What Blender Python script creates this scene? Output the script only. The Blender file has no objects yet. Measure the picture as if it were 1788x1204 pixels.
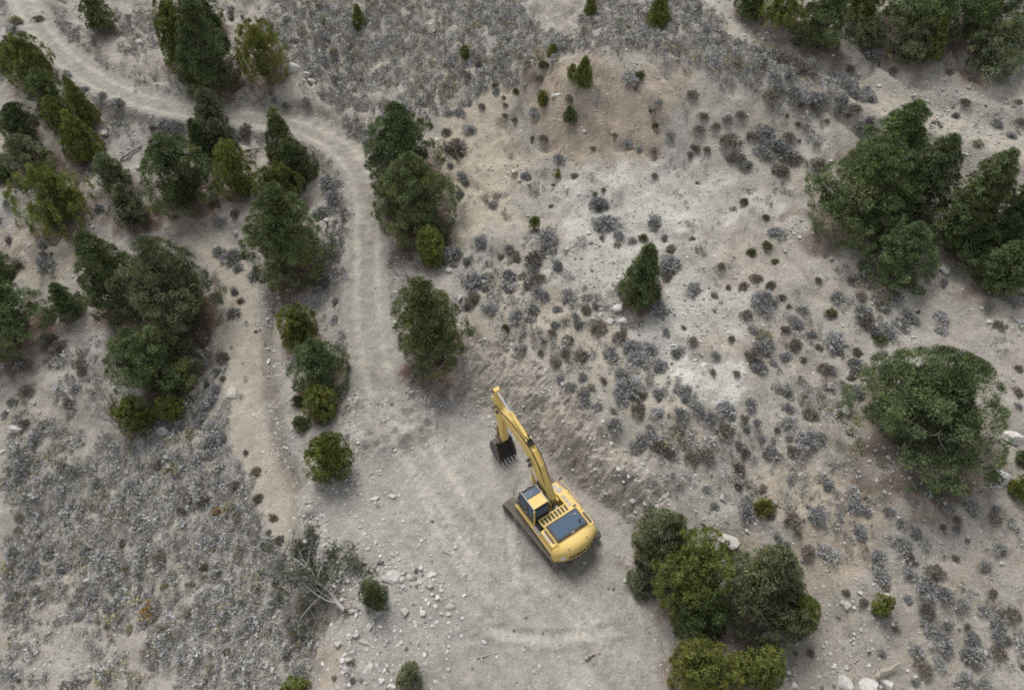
import bpy, bmesh, math
import numpy as np
from mathutils import Vector, Matrix

# ------------------------------------------------------------------ camera, sky, sun, exposure
scene = bpy.context.scene
col = scene.collection
CAM_H, PITCH, LENS = 38.0, 50.0, 24.0
cam = bpy.data.objects.new('camera', bpy.data.cameras.new('camera'))
cam.data.sensor_fit = 'HORIZONTAL'; cam.data.sensor_width = 36.0; cam.data.lens = LENS
cam.data.clip_start = 0.5; cam.data.clip_end = 3000.0
cam.location = (0, 0, CAM_H); cam.rotation_euler = (math.radians(90 - PITCH), 0, 0)
col.objects.link(cam); scene.camera = cam

SUN_EL, SUN_AZ = math.radians(58), math.radians(-22)          # azimuth measured from +Y towards +X
world = bpy.data.worlds.new('World'); scene.world = world; world.use_nodes = True
wn = world.node_tree.nodes; wl = world.node_tree.links
bg = wn['Background']
sky = wn.new('ShaderNodeTexSky'); sky.sky_type = 'NISHITA'; sky.sun_disc = False
sky.sun_elevation = SUN_EL; sky.sun_rotation = SUN_AZ
sky.altitude = 1800; sky.air_density = 1.0; sky.dust_density = 4.0; sky.ozone_density = 1.0
hs = wn.new('ShaderNodeHueSaturation'); hs.inputs['Saturation'].default_value = 0.22   # overcast: grey cloud light
wl.new(sky.outputs[0], hs.inputs['Color']); wl.new(hs.outputs[0], bg.inputs['Color'])
bg.inputs['Strength'].default_value = 0.10
sun = bpy.data.objects.new('sun', bpy.data.lights.new('sun', 'SUN'))
sun.data.energy = 1.5; sun.data.angle = math.radians(26); sun.data.color = (1.0, 0.975, 0.94)
sdir = Vector((math.sin(SUN_AZ) * math.cos(SUN_EL), math.cos(SUN_AZ) * math.cos(SUN_EL), math.sin(SUN_EL)))
sun.rotation_euler = sdir.to_track_quat('Z', 'Y').to_euler(); sun.location = (0, 0, 60)
col.objects.link(sun)
scene.view_settings.view_transform = 'Standard'; scene.view_settings.look = 'None'
scene.view_settings.exposure = 0.99; scene.view_settings.gamma = 1.0
scene.view_settings.use_curve_mapping = False
scene.render.engine = 'CYCLES'
scene.cycles.use_denoising = False
scene.cycles.max_bounces = 5; scene.cycles.diffuse_bounces = 3
scene.cycles.pixel_filter_type = 'BLACKMAN_HARRIS'; scene.cycles.filter_width = 1.8

rng = np.random.default_rng(7)

# ------------------------------------------------------------------ numeric helpers
FPX = LENS / 36.0 * 1788.0
PR = math.radians(PITCH)
def ray(px, py):
    px = np.asarray(px, float); py = np.asarray(py, float)
    u = px - 894.0; v = py - 602.0
    d = np.stack([u, FPX * math.cos(PR) - v * math.sin(PR), -FPX * math.sin(PR) - v * math.cos(PR)], -1)
    return d / np.linalg.norm(d, axis=-1, keepdims=True)
def plane_at(px, py, z):
    d = ray(px, py); t = (np.asarray(z, float) - CAM_H) / d[..., 2]
    return np.stack([d[..., 0] * t, d[..., 1] * t, np.zeros_like(t) + z], -1)
def proj(p):
    p = np.asarray(p, float); z = p[..., 2] - CAM_H
    dz = p[..., 1] * math.cos(PR) - z * math.sin(PR); dv = -(p[..., 1] * math.sin(PR) + z * math.cos(PR))
    return 894 + FPX * p[..., 0] / dz, 602 + FPX * dv / dz, dz
def smooth(a, b, x):
    t = np.clip((x - a) / (b - a), 0, 1); return t * t * (3 - 2 * t)
def hash2(xi, yi, seed):
    h = (xi.astype(np.int64) * 374761393 + yi.astype(np.int64) * 668265263 + seed * 1274126177) & 0xffffffff
    h = ((h ^ (h >> 13)) * 1274126177) & 0xffffffff
    return ((h ^ (h >> 16)) & 0xffffffff) / 4294967295.0
def vnoise(x, y, seed=0):
    xi = np.floor(x); yi = np.floor(y); fx = x - xi; fy = y - yi
    fx = fx * fx * (3 - 2 * fx); fy = fy * fy * (3 - 2 * fy)
    a = hash2(xi, yi, seed); b = hash2(xi + 1, yi, seed); c = hash2(xi, yi + 1, seed); d = hash2(xi + 1, yi + 1, seed)
    return (a * (1 - fx) + b * fx) * (1 - fy) + (c * (1 - fx) + d * fx) * fy - 0.5
def fbm(x, y, size, octaves=4, seed=0):
    s = np.zeros_like(np.asarray(x, float)); a = 1.0; f = 1.0 / size
    for k in range(octaves):
        s += a * vnoise(x * f + 17.3 * k, y * f - 9.1 * k, seed + k); a *= 0.5; f *= 2.03
    return s
def seg_dist(x, y, poly, closed=False):
    P = np.asarray(poly, float); n = len(P)
    best = np.full(x.shape, 1e9)
    for i in range(n if closed else n - 1):
        a = P[i]; b = P[(i + 1) % n]; ab = b - a; L2 = max(1e-9, ab @ ab)
        t = np.clip(((x - a[0]) * ab[0] + (y - a[1]) * ab[1]) / L2, 0, 1)
        best = np.minimum(best, np.hypot(x - a[0] - t * ab[0], y - a[1] - t * ab[1]))
    return best
def poly_sd(x, y, poly):                       # signed distance, negative inside
    P = np.asarray(poly, float); n = len(P); inside = np.zeros(x.shape, bool)
    for i in range(n):
        x0, y0 = P[i]; x1, y1 = P[(i + 1) % n]
        c = ((y0 > y) != (y1 > y)) & (x < (x1 - x0) * (y - y0) / (y1 - y0 + 1e-12) + x0)
        inside ^= c
    d = seg_dist(x, y, P, True)
    return np.where(inside, -d, d)

# ------------------------------------------------------------------ terrain heights
ctrl = np.array([  # photo pixel of a ground point, its height above the work pad
 (640,600,.6),(640,480,1.3),(640,400,1.9),(600,250,3.0),(400,195,3.6),(200,140,4.6),(60,20,5.8),
 (430,560,-1.5),(440,750,-2.1),(495,900,-1.9),(200,600,-2),(0,600,-3),(200,850,-4.8),(0,1000,-7.2),(300,1000,-4.6),
 (450,1100,-3.2),(560,1000,-1.4),(100,1200,-7.6),(500,1200,-2.6),(300,750,-3),(0,800,-5),(330,480,-.8),
 (100,300,1.2),(300,330,1.2),(0,100,4),(0,350,0.4),(500,400,1.1),(560,560,0),(560,760,-.7),(600,700,.1),
 (880,590,2.7),(960,635,3.3),(1010,680,3.5),(1070,750,3.2),(1130,820,2.7),(1180,870,2.0),(1100,600,4.0),(1200,700,4.0),(1240,660,4.5),
 (1300,900,2.6),(1150,500,5.0),(1000,450,4.2),(900,500,3.3),(800,560,1.7),(760,480,2.2),(720,400,2.4),(800,350,3.6),(900,280,4.4),
 (1100,340,5.6),(1250,370,6.1),(1400,330,6.8),(1050,270,6.4),(1000,160,9.2),(1080,160,9.6),(1150,160,10.2),(1150,100,11.6),(1250,40,13.0),(1020,235,6.9),(1130,270,7.0),(960,240,5.6),(1450,150,11),
 (1350,260,8.0),(900,100,8.2),(760,40,8.4),(760,170,5.8),(650,130,5.2),(600,30,7.6),(450,90,5.6),(300,60,5.2),
 (1600,120,11.6),(1750,200,11.2),(1700,60,13),(1400,40,12.6),(1600,280,8.6),(1700,400,8.2),(1500,500,6.4),(1700,600,6.8),
 (1600,800,5),(1780,850,5.4),(1700,1000,4),(1500,1000,2.9),(1600,1200,2),(1780,1200,3),(1300,1100,1.1),(1200,1000,.6),
 (1100,1000,.1),(1130,1110,.1),(1400,800,4),(1400,650,5),(900,800,0),(800,750,0),(800,900,-.1),(700,1000,-.2),(900,1150,-.1),(1050,1200,0),(650,1190,-.5),(640,860,-.2),(700,730,.1)], float)
cw = plane_at(ctrl[:, 0], ctrl[:, 1], ctrl[:, 2])
far = []
for a in np.linspace(0, 2 * math.pi, 16, endpoint=False):
    x, y = 130 * math.cos(a), 45 + 130 * math.sin(a)
    far.append((x, y, 3 + 0.07 * x + 0.06 * (y - 45)))
cw = np.vstack([cw, far])
def rbf_fit(P):
    D = np.hypot(P[:, None, 0] - P[None, :, 0], P[:, None, 1] - P[None, :, 1])
    n = len(P); A = np.zeros((n + 3, n + 3)); A[:n, :n] = -D + 0.8 * np.eye(n) * -1
    A[:n, n] = 1; A[:n, n + 1:] = P[:, :2]; A[n, :n] = 1; A[n + 1:, :n] = P[:, :2].T
    return np.linalg.solve(A, np.concatenate([P[:, 2], np.zeros(3)]))
wts = rbf_fit(cw)
def rbf(x, y):
    r = wts[-3] + wts[-2] * x + wts[-1] * y
    for (cx, cy, _), w in zip(cw, wts[:-3]):
        r = r - w * np.hypot(x - cx, y - cy)
    return r
STEP = 0.25
X0, X1, Y0, Y1 = -80.0, 80.0, 2.0, 112.0
NX = int((X1 - X0) / STEP) + 1; NY = int((Y1 - Y0) / STEP) + 1
gx = X0 + STEP * np.arange(NX); gy = Y0 + STEP * np.arange(NY)
XX, YY = np.meshgrid(gx, gy)
cx_ = np.arange(X0, X1 + 1, 1.0); cy_ = np.arange(Y0, Y1 + 1, 1.0)
CX, CY = np.meshgrid(cx_, cy_)
CZ = rbf(CX, CY)
def bil(G, x, y, x0, y0, st):
    u = np.clip((np.asarray(x, float) - x0) / st, 0, G.shape[1] - 1.001); v = np.clip((np.asarray(y, float) - y0) / st, 0, G.shape[0] - 1.001)
    i = u.astype(int); j = v.astype(int); fu = u - i; fv = v - j
    return (G[j, i] * (1 - fu) + G[j, i + 1] * fu) * (1 - fv) + (G[j + 1, i] * (1 - fu) + G[j + 1, i + 1] * fu) * fv
def blur(Z, n):
    for _ in range(n):
        Z = np.pad(Z, 1, mode='edge')
        Z = (Z[:-2, 1:-1] + Z[1:-1, 1:-1] * 2 + Z[2:, 1:-1]) / 4
        Z = np.pad(Z, ((0, 0), (1, 1)), mode='edge')
        Z = (Z[:, :-2] + Z[:, 1:-1] * 2 + Z[:, 2:]) / 4
    return Z
CZ = blur(CZ, 2)
ZZ = blur(bil(CZ, XX, YY, X0, Y0, 1.0), 10)
def march(Z, px, py, lift=0.0):
    """where the ray through a photo pixel first comes within `lift` of the ground"""
    px = np.atleast_1d(np.asarray(px, float)); py = np.atleast_1d(np.asarray(py, float)); lift = np.zeros_like(px) + lift
    d = ray(px, py); ts = np.linspace(20, 125, 700)
    P = d[:, None, :] * ts[None, :, None]; P[..., 2] += CAM_H
    g = P[..., 2] - bil(Z, P[..., 0], P[..., 1], X0, Y0, STEP) - lift[:, None]
    hit = np.argmax(g <= 0, axis=1); hit = np.where((g <= 0).any(1), np.maximum(hit, 1), len(ts) - 1)
    r = np.arange(len(px)); g0 = g[r, hit - 1]; g1 = g[r, hit]; f = np.clip(g0 / np.maximum(1e-9, g0 - g1), 0, 1)
    t = ts[hit - 1] + f * (ts[hit] - ts[hit - 1])
    Q = d * t[:, None]; Q[:, 2] = bil(Z, Q[:, 0], Q[:, 1], X0, Y0, STEP)
    return Q
BASE = ZZ.copy()
def wpoly(pix, Z=None):
    p = np.array(pix, float); return march(BASE if Z is None else Z, p[:, 0], p[:, 1])[:, :2]
def densify(P, st=0.5):
    out = [P[0]]
    for a, b in zip(P[:-1], P[1:]):
        n = max(1, int(np.hypot(*(b - a)) / st))
        for k in range(1, n + 1): out.append(a + (b - a) * k / n)
    out = np.array(out)
    for _ in range(12):
        q = out.copy(); q[1:-1] = (out[:-2] + 2 * out[1:-1] + out[2:]) / 4; out = q
    return out
def nearest(P, x, y, bound):
    """distance to a dense polyline, index of the nearest sample, signed side"""
    d = np.full(x.shape, 1e3); idx = np.zeros(x.shape, int)
    m = (x > P[:, 0].min() - bound) & (x < P[:, 0].max() + bound) & (y > P[:, 1].min() - bound) & (y < P[:, 1].max() + bound)
    xs = x[m]; ys = y[m]; bd = np.full(xs.shape, 1e3); bi = np.zeros(xs.shape, int)
    for k, (a, b) in enumerate(P):
        q = np.hypot(xs - a, ys - b); s = q < bd; bd[s] = q[s]; bi[s] = k
    d[m] = bd; idx[m] = bi
    T = np.gradient(P, axis=0); T /= np.linalg.norm(T, axis=1, keepdims=True)
    side = (x - P[idx, 0]) * -T[idx, 1] + (y - P[idx, 1]) * T[idx, 0]
    return d, idx, side
PAD_PX = [(618,700),(690,688),(770,690),(850,694),(905,735),(960,775),(1010,822),(1085,872),(1112,915),(1098,990),(1120,1080),(1165,1215),(1200,1400),
          (560,1400),(600,1215),(610,1130),(650,1080),(610,1010),(545,940),(545,880),(600,820),(622,770)]
pad_w = wpoly(PAD_PX)
pad_sd = poly_sd(XX, YY, pad_w) + 0.5 * fbm(XX, YY, 2.5, 3, 5)
ROAD_PX = [(20,-60),(45,10),(75,60),(115,105),(180,148),(265,182),(350,197),(430,205),(520,217),(588,248),(625,292),(641,350),(640,450),(640,540),(650,620),(668,690),(690,760)]
road = densify(wpoly(ROAD_PX))
PATH_PX = [(300,380),(370,425),(415,480),(432,540),(425,610),(422,700),(445,790),(480,870),(515,930)]
path = densify(wpoly(PATH_PX))
TRACK_PX = [(1190,-30),(1250,40),(1340,85),(1440,135),(1530,180),(1640,212),(1800,262)]
trk = densify(wpoly(TRACK_PX))
rd, ri, rs = nearest(road, XX, YY, 6); pd, pi_, ps = nearest(path, XX, YY, 6); td, ti, ts_ = nearest(trk, XX, YY, 6)
def along(P):
    z = bil(BASE, P[:, 0], P[:, 1], X0, Y0, STEP)
    for _ in range(60): z[1:-1] = (z[:-2] + 2 * z[1:-1] + z[2:]) / 4
    return z
rz, pz, tz = along(road), along(path), along(trk)
def lie(P, z, idx):                                  # height along a way, interpolated between its samples
    T = np.gradient(P, axis=0); ds = np.linalg.norm(T, axis=1); T = T / ds[:, None]; g = np.gradient(z) / ds
    return z[idx] + g[idx] * ((XX - P[idx, 0]) * T[idx, 0] + (YY - P[idx, 1]) * T[idx, 1]).clip(-.4, .4)
rzl, pzl, tzl = lie(road, rz, ri), lie(path, pz, pi_), lie(trk, tz, ti)
wob = 0.35 * fbm(XX, YY, 2.2, 3, 11)
padz = -0.05 + 0.16 * fbm(XX, YY, 3.5, 4, 3)
Z = BASE.copy()
rill = np.abs(fbm(XX * 1.5 + .7 * YY, (YY - .6 * XX) * .45, 3.2, 3, 23))           # run-off rills down the slopes
Z += (0.75 + .5 * smooth(38, 60, YY)) * fbm(XX, YY, 7, 3, 21) + 0.42 * fbm(XX, YY, 1.8, 3, 22) - .55 * np.clip(.12 - rill, 0, 1) / .12 * (.5 + .6 * smooth(34, 55, YY))
w = 1 - smooth(1.0, 2.6, pd + wob); Z = Z * (1 - w) + (pzl - 0.05) * w
w = 1 - smooth(1.2, 3.0, td + wob); Z = Z * (1 - w) + (tzl - 0.05) * w
w = 1 - smooth(1.45, 2.5, rd + .5 * wob); Z = Z * (1 - w) + rzl * w
road_m = 1 - smooth(1.4, 1.68, rd + .75 * wob); path_m = 1 - smooth(0.95, 1.4, pd + wob * 1.3); track_m = 1 - smooth(1.0, 2.0, td + 1.6 * wob)
rut = np.exp(-((np.abs(rs) - 0.80) / 0.27) ** 4) * road_m * (.75 + .5 * fbm(XX, YY, 2, 2, 33))
Z += -0.09 * rut + 0.10 * np.exp(-((np.abs(rs) - 1.75) / .3) ** 2) * (rd < 2.4) + 0.05 * fbm(XX, YY, 0.8, 2, 31) * road_m
cut_side = smooth(-1.5, 1.5, (XX - 1.5) * .8 + (YY - 22) * .6)
bank_w = (2.0 - .55 * cut_side) * (1 + .45 * fbm(XX, YY, 2.2, 3, 41))
w = (1 - smooth(0.0, 1, pad_sd / bank_w)) * (1 - cut_side) + (1 - np.clip(pad_sd / bank_w, 0, 1) ** .8) * cut_side; Z = Z * (1 - w) + padz * w
pad_m = 1 - smooth(-0.2, 0.5, pad_sd)
# the cut bank: raked, blocky face beside the pad
BANK_PX = [(745,640),(800,605),(850,588),(905,600),(965,640),(1015,690),(1060,745),(1110,795),(1165,850),(1170,890),(1110,905),(1085,872),(1010,822),(960,775),(905,735),(850,700),(780,695),(740,690)]
bank_w_poly = wpoly(BANK_PX)
bank_sd = poly_sd(XX, YY, bank_w_poly) + 0.7 * fbm(XX, YY, 1.8, 3, 43)
bank_m = (1 - smooth(-0.4, 0.5, bank_sd))
rk = (XX * .62 + YY * .78); rc_ = (XX * .78 - YY * .62)          # raked along the fall of the bank
Z += bank_m * (0.40 * fbm(rk * .7 + fbm(XX, YY, 2, 2, 46), rc_, 1.1, 3, 44) + 0.30 * np.abs(fbm(XX, YY, 0.8, 2, 45)) - .05)
# spoil humps and machine track marks on the pad
for (px, py, amp, r) in [(700,748,.6,1.5),(655,765,.45,1.3),(742,735,.4,.9),(690,718,.35,1.2),(720,765,.35,.8),(1090,1010,.25,1.0),(1010,1010,.15,.8),(640,960,.2,1.5),(930,1060,.12,2.2),(1010,1040,-.08,1.5),(720,1010,.18,1.6)]:
    c = march(Z, px, py)[0]; q = np.hypot(XX - c[0], (YY - c[1]) * 1.4)
    Z += amp * np.exp(-(q / r) ** 2) * (0.7 + 1.2 * fbm(XX, YY, 0.9, 3, 51))
mound = np.zeros_like(Z)
for (px, py, r) in [(700,748,1.7),(655,765,1.4),(742,735,1.2),(690,718,1.4),(1090,1010,1.2)]:
    c = march(Z, px, py)[0]; mound = np.maximum(mound, np.exp(-(np.hypot(XX - c[0], (YY - c[1]) * 1.3) / r) ** 2))
for line, hh, ww in [([(640,775),(665,748),(705,738),(745,742),(762,728)], .34, .38), ([(668,785),(700,765),(738,762),(760,745)], .26, .3), ([(640,745),(680,722),(720,718)], .24, .32)]:
    P = densify(wpoly(line, Z)); d, i, q = nearest(P, XX, YY, 3); g = np.exp(-(d / ww) ** 2); Z += hh * g * (.7 + .9 * fbm(XX, YY, .8, 3, 53)); mound = np.maximum(mound, g)
DITCH = densify(wpoly([(468,430),(482,500),(470,570),(468,640),(478,720),(492,790),(515,870)], Z)); dd_, di_, dq_ = nearest(DITCH, XX, YY, 3)
ditch = np.exp(-((dd_ + .3 * fbm(XX, YY, .9, 2, 54)) / .42) ** 2); Z -= .38 * ditch
MARKS = [[(690,770),(730,850),(780,960),(850,1040)],[(905,860),(880,900),(900,1010)],[(860,1100),(950,1120),(1060,1100)],[(755,775),(800,850),(850,930)],[(715,800),(760,870),(815,960)],[(915,1000),(990,1060),(1030,1120)],[(975,1010),(1020,1060),(1060,1140)],[(640,700),(700,740),(740,790)]]
mark_m = np.zeros_like(Z)
for m in MARKS:
    P = densify(wpoly(m, Z)); d, i, s = nearest(P, XX, YY, 3)
    g = np.exp(-(d / 0.3) ** 2); mark_m = np.maximum(mark_m, g); cl_ = .5 + .5 * np.sin(i * 3.1); Z += 0.11 * np.exp(-((np.abs(s) - 0.42) / 0.13) ** 2) * (d < 1) - 0.08 * g * (.6 + .4 * cl_)
# berm of loose rubble along the fill edge
edge = np.exp(-((pad_sd + 0.2) / 0.8) ** 2) * smooth(2, -3, XX - 0.15 * (YY - 16) + 2)
Z += 0.30 * edge * (0.6 + 1.4 * fbm(XX, YY, 1.0, 3, 61))
Z += (0.05 + 0.02 * (1 - road_m)) * fbm(XX, YY, 0.7, 2, 71) * (1 - 0.7 * pad_m)
ZF = Z
def ground_at(px, py, lift=0.0): return march(ZF, px, py, lift)
def hgt(x, y): return bil(ZF, x, y, X0, Y0, STEP)

# ------------------------------------------------------------------ materials
def new_mat(name, color=(.5, .5, .5), rough=.8, spec=.3, metal=0.0):
    m = bpy.data.materials.new(name); m.use_nodes = True
    b = m.node_tree.nodes['Principled BSDF']
    b.inputs['Base Color'].default_value = (*color, 1); b.inputs['Roughness'].default_value = rough
    b.inputs['Specular IOR Level'].default_value = spec; b.inputs['Metallic'].default_value = metal
    return m
def nodes(m): return m.node_tree.nodes, m.node_tree.links, m.node_tree.nodes['Principled BSDF']
def mixc(nt, ln, fac, a, b, mode='MIX'):
    x = nt.new('ShaderNodeMix'); x.data_type = 'RGBA'; x.blend_type = mode
    for sock, val in ((x.inputs[0], fac), (x.inputs[6], a), (x.inputs[7], b)):
        if hasattr(val, 'links'): ln.new(val, sock)
        elif isinstance(val, (int, float)): sock.default_value = val
        else: sock.default_value = (*val, 1)
    return x.outputs[2]
def mrange(nt, ln, v, a, b, c, d):
    x = nt.new('ShaderNodeMapRange'); x.clamp = True; ln.new(v, x.inputs[0])
    for k, q in zip((1, 2, 3, 4), (a, b, c, d)): x.inputs[k].default_value = q
    return x.outputs[0]
def noise(nt, ln, vec, scale, detail=6, rough=.6):
    x = nt.new('ShaderNodeTexNoise'); x.inputs['Scale'].default_value = scale; x.inputs['Detail'].default_value = detail
    x.inputs['Roughness'].default_value = rough; ln.new(vec, x.inputs['Vector']); return x.outputs['Fac']
def mul(nt, ln, a, b):
    x = nt.new('ShaderNodeMath'); x.operation = 'MULTIPLY'
    for s, v in ((x.inputs[0], a), (x.inputs[1], b)):
        if hasattr(v, 'links'): ln.new(v, s)
        else: s.default_value = v
    return x.outputs[0]

def soil_material():
    m = new_mat('dry_soil', rough=.95, spec=.1); nt, ln, b = nodes(m)
    at = nt.new('ShaderNodeAttribute'); at.attribute_name = 'soil'
    gr = nt.new('ShaderNodeAttribute'); gr.attribute_name = 'stony'
    geo = nt.new('ShaderNodeNewGeometry'); pos = geo.outputs['Position']
    n1 = noise(nt, ln, pos, 1.6, 8, .65); n2 = noise(nt, ln, pos, 9.0, 6, .7)
    f1 = mrange(nt, ln, n1, .28, .72, .78, 1.16); f2 = mrange(nt, ln, n2, .25, .75, .66, 1.28)
    cc = nt.new('ShaderNodeCombineColor'); ff = mul(nt, ln, f1, f2)
    for k in range(3): ln.new(ff, cc.inputs[k])
    c = mixc(nt, ln, 1.0, at.outputs['Color'], cc.outputs[0], 'MULTIPLY')
    # pale and dark chips of stone bedded in the soil
    for scale, lo, tone, amt in ((7.0, .78, (.58, .56, .52), .9), (3.4, .90, (.62, .60, .56), .85), (9.0, .80, (.11, .10, .09), .8), (4.0, .90, (.15, .13, .11), .7)):
        v = nt.new('ShaderNodeTexVoronoi'); v.inputs['Scale'].default_value = scale; ln.new(pos, v.inputs['Vector'])
        sp = nt.new('ShaderNodeSeparateColor'); ln.new(v.outputs['Color'], sp.inputs[0])
        pick = mrange(nt, ln, sp.outputs[0], lo, lo + .02, 0, 1); disc = mrange(nt, ln, v.outputs['Distance'], .22, .34, 1, 0)
        fac = mul(nt, ln, mul(nt, ln, pick, disc), mul(nt, ln, gr.outputs['Fac'], amt))
        c = mixc(nt, ln, fac, c, tone)
    ln.new(c, b.inputs['Base Color'])
    bm = nt.new('ShaderNodeBump'); bm.inputs['Strength'].default_value = .95; bm.inputs['Distance'].default_value = .2
    h = nt.new('ShaderNodeMath'); h.operation = 'ADD'; ln.new(n1, h.inputs[0]); ln.new(mul(nt, ln, n2, .5), h.inputs[1])
    ln.new(h.outputs[0], bm.inputs['Height']); ln.new(bm.outputs[0], b.inputs['Normal'])
    return m
def leaf_material(name, spec=.15):
    m = new_mat(name, rough=.75, spec=spec); nt, ln, b = nodes(m)
    at = nt.new('ShaderNodeAttribute'); at.attribute_name = 'tint'
    oi = nt.new('ShaderNodeObjectInfo')
    hsn = nt.new('ShaderNodeHueSaturation'); ln.new(at.outputs['Color'], hsn.inputs['Color'])
    ln.new(mrange(nt, ln, oi.outputs['Random'], 0, 1, .88, 1.12), hsn.inputs['Value'])
    ln.new(hsn.outputs[0], b.inputs['Base Color'])
    return m
def stone_material():
    m = new_mat('pale_stone', rough=.9, spec=.15); nt, ln, b = nodes(m)
    oi = nt.new('ShaderNodeObjectInfo'); tc = nt.new('ShaderNodeTexCoord')
    geo = nt.new('ShaderNodeNewGeometry')
    c = mixc(nt, ln, oi.outputs['Random'], (.42, .39, .35), (.66, .64, .60))
    n = noise(nt, ln, geo.outputs['Position'], 5.0, 8, .7)
    c = mixc(nt, ln, mrange(nt, ln, n, .42, .72, 0, .75), c, (.25, .22, .18))
    ln.new(c, b.inputs['Base Color'])
    bm = nt.new('ShaderNodeBump'); bm.inputs['Strength'].default_value = .6; bm.inputs['Distance'].default_value = .06
    ln.new(n, bm.inputs['Height']); ln.new(bm.outputs[0], b.inputs['Normal'])
    return m
def wood_material(name, c0, c1):
    m = new_mat(name, rough=.9, spec=.1); nt, ln, b = nodes(m)
    geo = nt.new('ShaderNodeNewGeometry'); n = noise(nt, ln, geo.outputs['Position'], 12, 5, .6)
    ln.new(mixc(nt, ln, n, c0, c1), b.inputs['Base Color']); return m
M_SOIL = soil_material(); M_LEAF = leaf_material('needles'); M_BRUSH = leaf_material('brush', .05); M_STONE = stone_material()
M_BARK = wood_material('bark', (.10, .075, .055), (.20, .16, .13)); M_DEAD = wood_material('dead_wood', (.24, .22, .20), (.44, .41, .38))
M_TWIG = wood_material('grey_twig', (.14, .125, .11), (.27, .25, .23)); M_TANWOOD = wood_material('weathered_wood', (.26, .22, .17), (.46, .41, .34))

# ------------------------------------------------------------------ object helpers
def tag(o, label=None, category=None, group=None, kind=None):
    for k, v in (('label', label), ('category', category), ('group', group), ('kind', kind)):
        if v: o[k] = v
    return o
def link(name, data, parent=None):
    o = bpy.data.objects.new(name, data); col.objects.link(o)
    if parent is not None: o.parent = parent
    return o
def empty(name, loc, rz=0.0):
    o = link(name, None); o.location = loc; o.rotation_euler = (0, 0, rz); o.empty_display_size = .2; return o
def mesh_np(name, V, F, mat, tint=None, attrs=None, smooth_f=False):
    """V (n,3), F (m,k) with equal k"""
    me = bpy.data.meshes.new(name); V = np.ascontiguousarray(V, np.float32); F = np.ascontiguousarray(F, np.int32)
    n, k = F.shape
    me.vertices.add(len(V)); me.vertices.foreach_set('co', V.ravel())
    me.loops.add(n * k); me.loops.foreach_set('vertex_index', F.ravel())
    me.polygons.add(n); me.polygons.foreach_set('loop_start', np.arange(0, n * k, k, dtype=np.int32))
    me.polygons.foreach_set('use_smooth', np.full(n, smooth_f, bool))
    me.update(calc_edges=True)
    if tint is not None:
        a = me.color_attributes.new('tint', 'FLOAT_COLOR', 'POINT')
        a.data.foreach_set('color', np.ascontiguousarray(np.c_[tint, np.ones(len(tint))], np.float32).ravel())
    for nm, val in (attrs or {}).items():
        if val.ndim == 2:
            a = me.color_attributes.new(nm, 'FLOAT_COLOR', 'POINT')
            a.data.foreach_set('color', np.ascontiguousarray(np.c_[val, np.ones(len(val))], np.float32).ravel())
        else:
            a = me.attributes.new(nm, 'FLOAT', 'POINT'); a.data.foreach_set('value', np.ascontiguousarray(val, np.float32))
    me.materials.append(mat)
    return me
def unit(v): return v / np.maximum(1e-9, np.linalg.norm(v, axis=-1, keepdims=True))
def blades(P, D, L, W, r, lean=.9, out=.7):
    """one slim triangle for each base point P, lying like a shingle on the outward direction D"""
    n = len(P); T = unit(np.cross(D, r.normal(size=(n, 3))))
    a = unit(D * out + T * lean * r.uniform(.4, 1.2, (n, 1)))
    wd = unit(np.cross(a, unit(D + .55 * r.normal(size=(n, 3)))))
    L = np.broadcast_to(L, (n,))[:, None] * r.uniform(.6, 1.3, (n, 1)); W = np.broadcast_to(W, (n,))[:, None] * r.uniform(.6, 1.3, (n, 1))
    V = np.empty((n, 3, 3)); V[:, 0] = P - wd * W * .5; V[:, 1] = P + wd * W * .5; V[:, 2] = P + a * L
    return V.reshape(-1, 3), np.arange(3 * n).reshape(-1, 3)
def tubes(segs, n=6):
    """tapered tubes: (p0, p1, r0, r1) each"""
    V = []; F = []
    ang = np.linspace(0, 2 * math.pi, n, endpoint=False)
    for p0, p1, r0, r1 in segs:
        p0 = np.asarray(p0, float); p1 = np.asarray(p1, float); d = unit(p1 - p0)
        u = unit(np.cross(d, [0, 0, 1] if abs(d[2]) < .9 else [1, 0, 0])); v = np.cross(d, u)
        b = len(V)
        for p, r_ in ((p0, r0), (p1, r1)):
            for q in ang: V.append(p + (u * math.cos(q) + v * math.sin(q)) * r_)
        for k in range(n): F.append((b + k, b + (k + 1) % n, b + n + (k + 1) % n, b + n + k))
    return np.array(V), np.array(F)
def branching(p, d, length, r0, depth, r, segs, spread=.6, droop=0.0):
    p = np.asarray(p, float); n = 3
    for k in range(n):
        d = unit(d + .22 * r.normal(size=3) + np.array([0, 0, -droop])); q = p + d * length / n
        r1 = r0 * (1 - .28 * 1); segs.append((p, q, r0, r1))
        if depth > 0 and k > 0:
            for _ in range(2):
                dd = unit(d + spread * r.normal(size=3)); branching(q, dd, length * .55, r1 * .55, depth - 1, r, segs, spread, droop)
        p = q; r0 = r1

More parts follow.
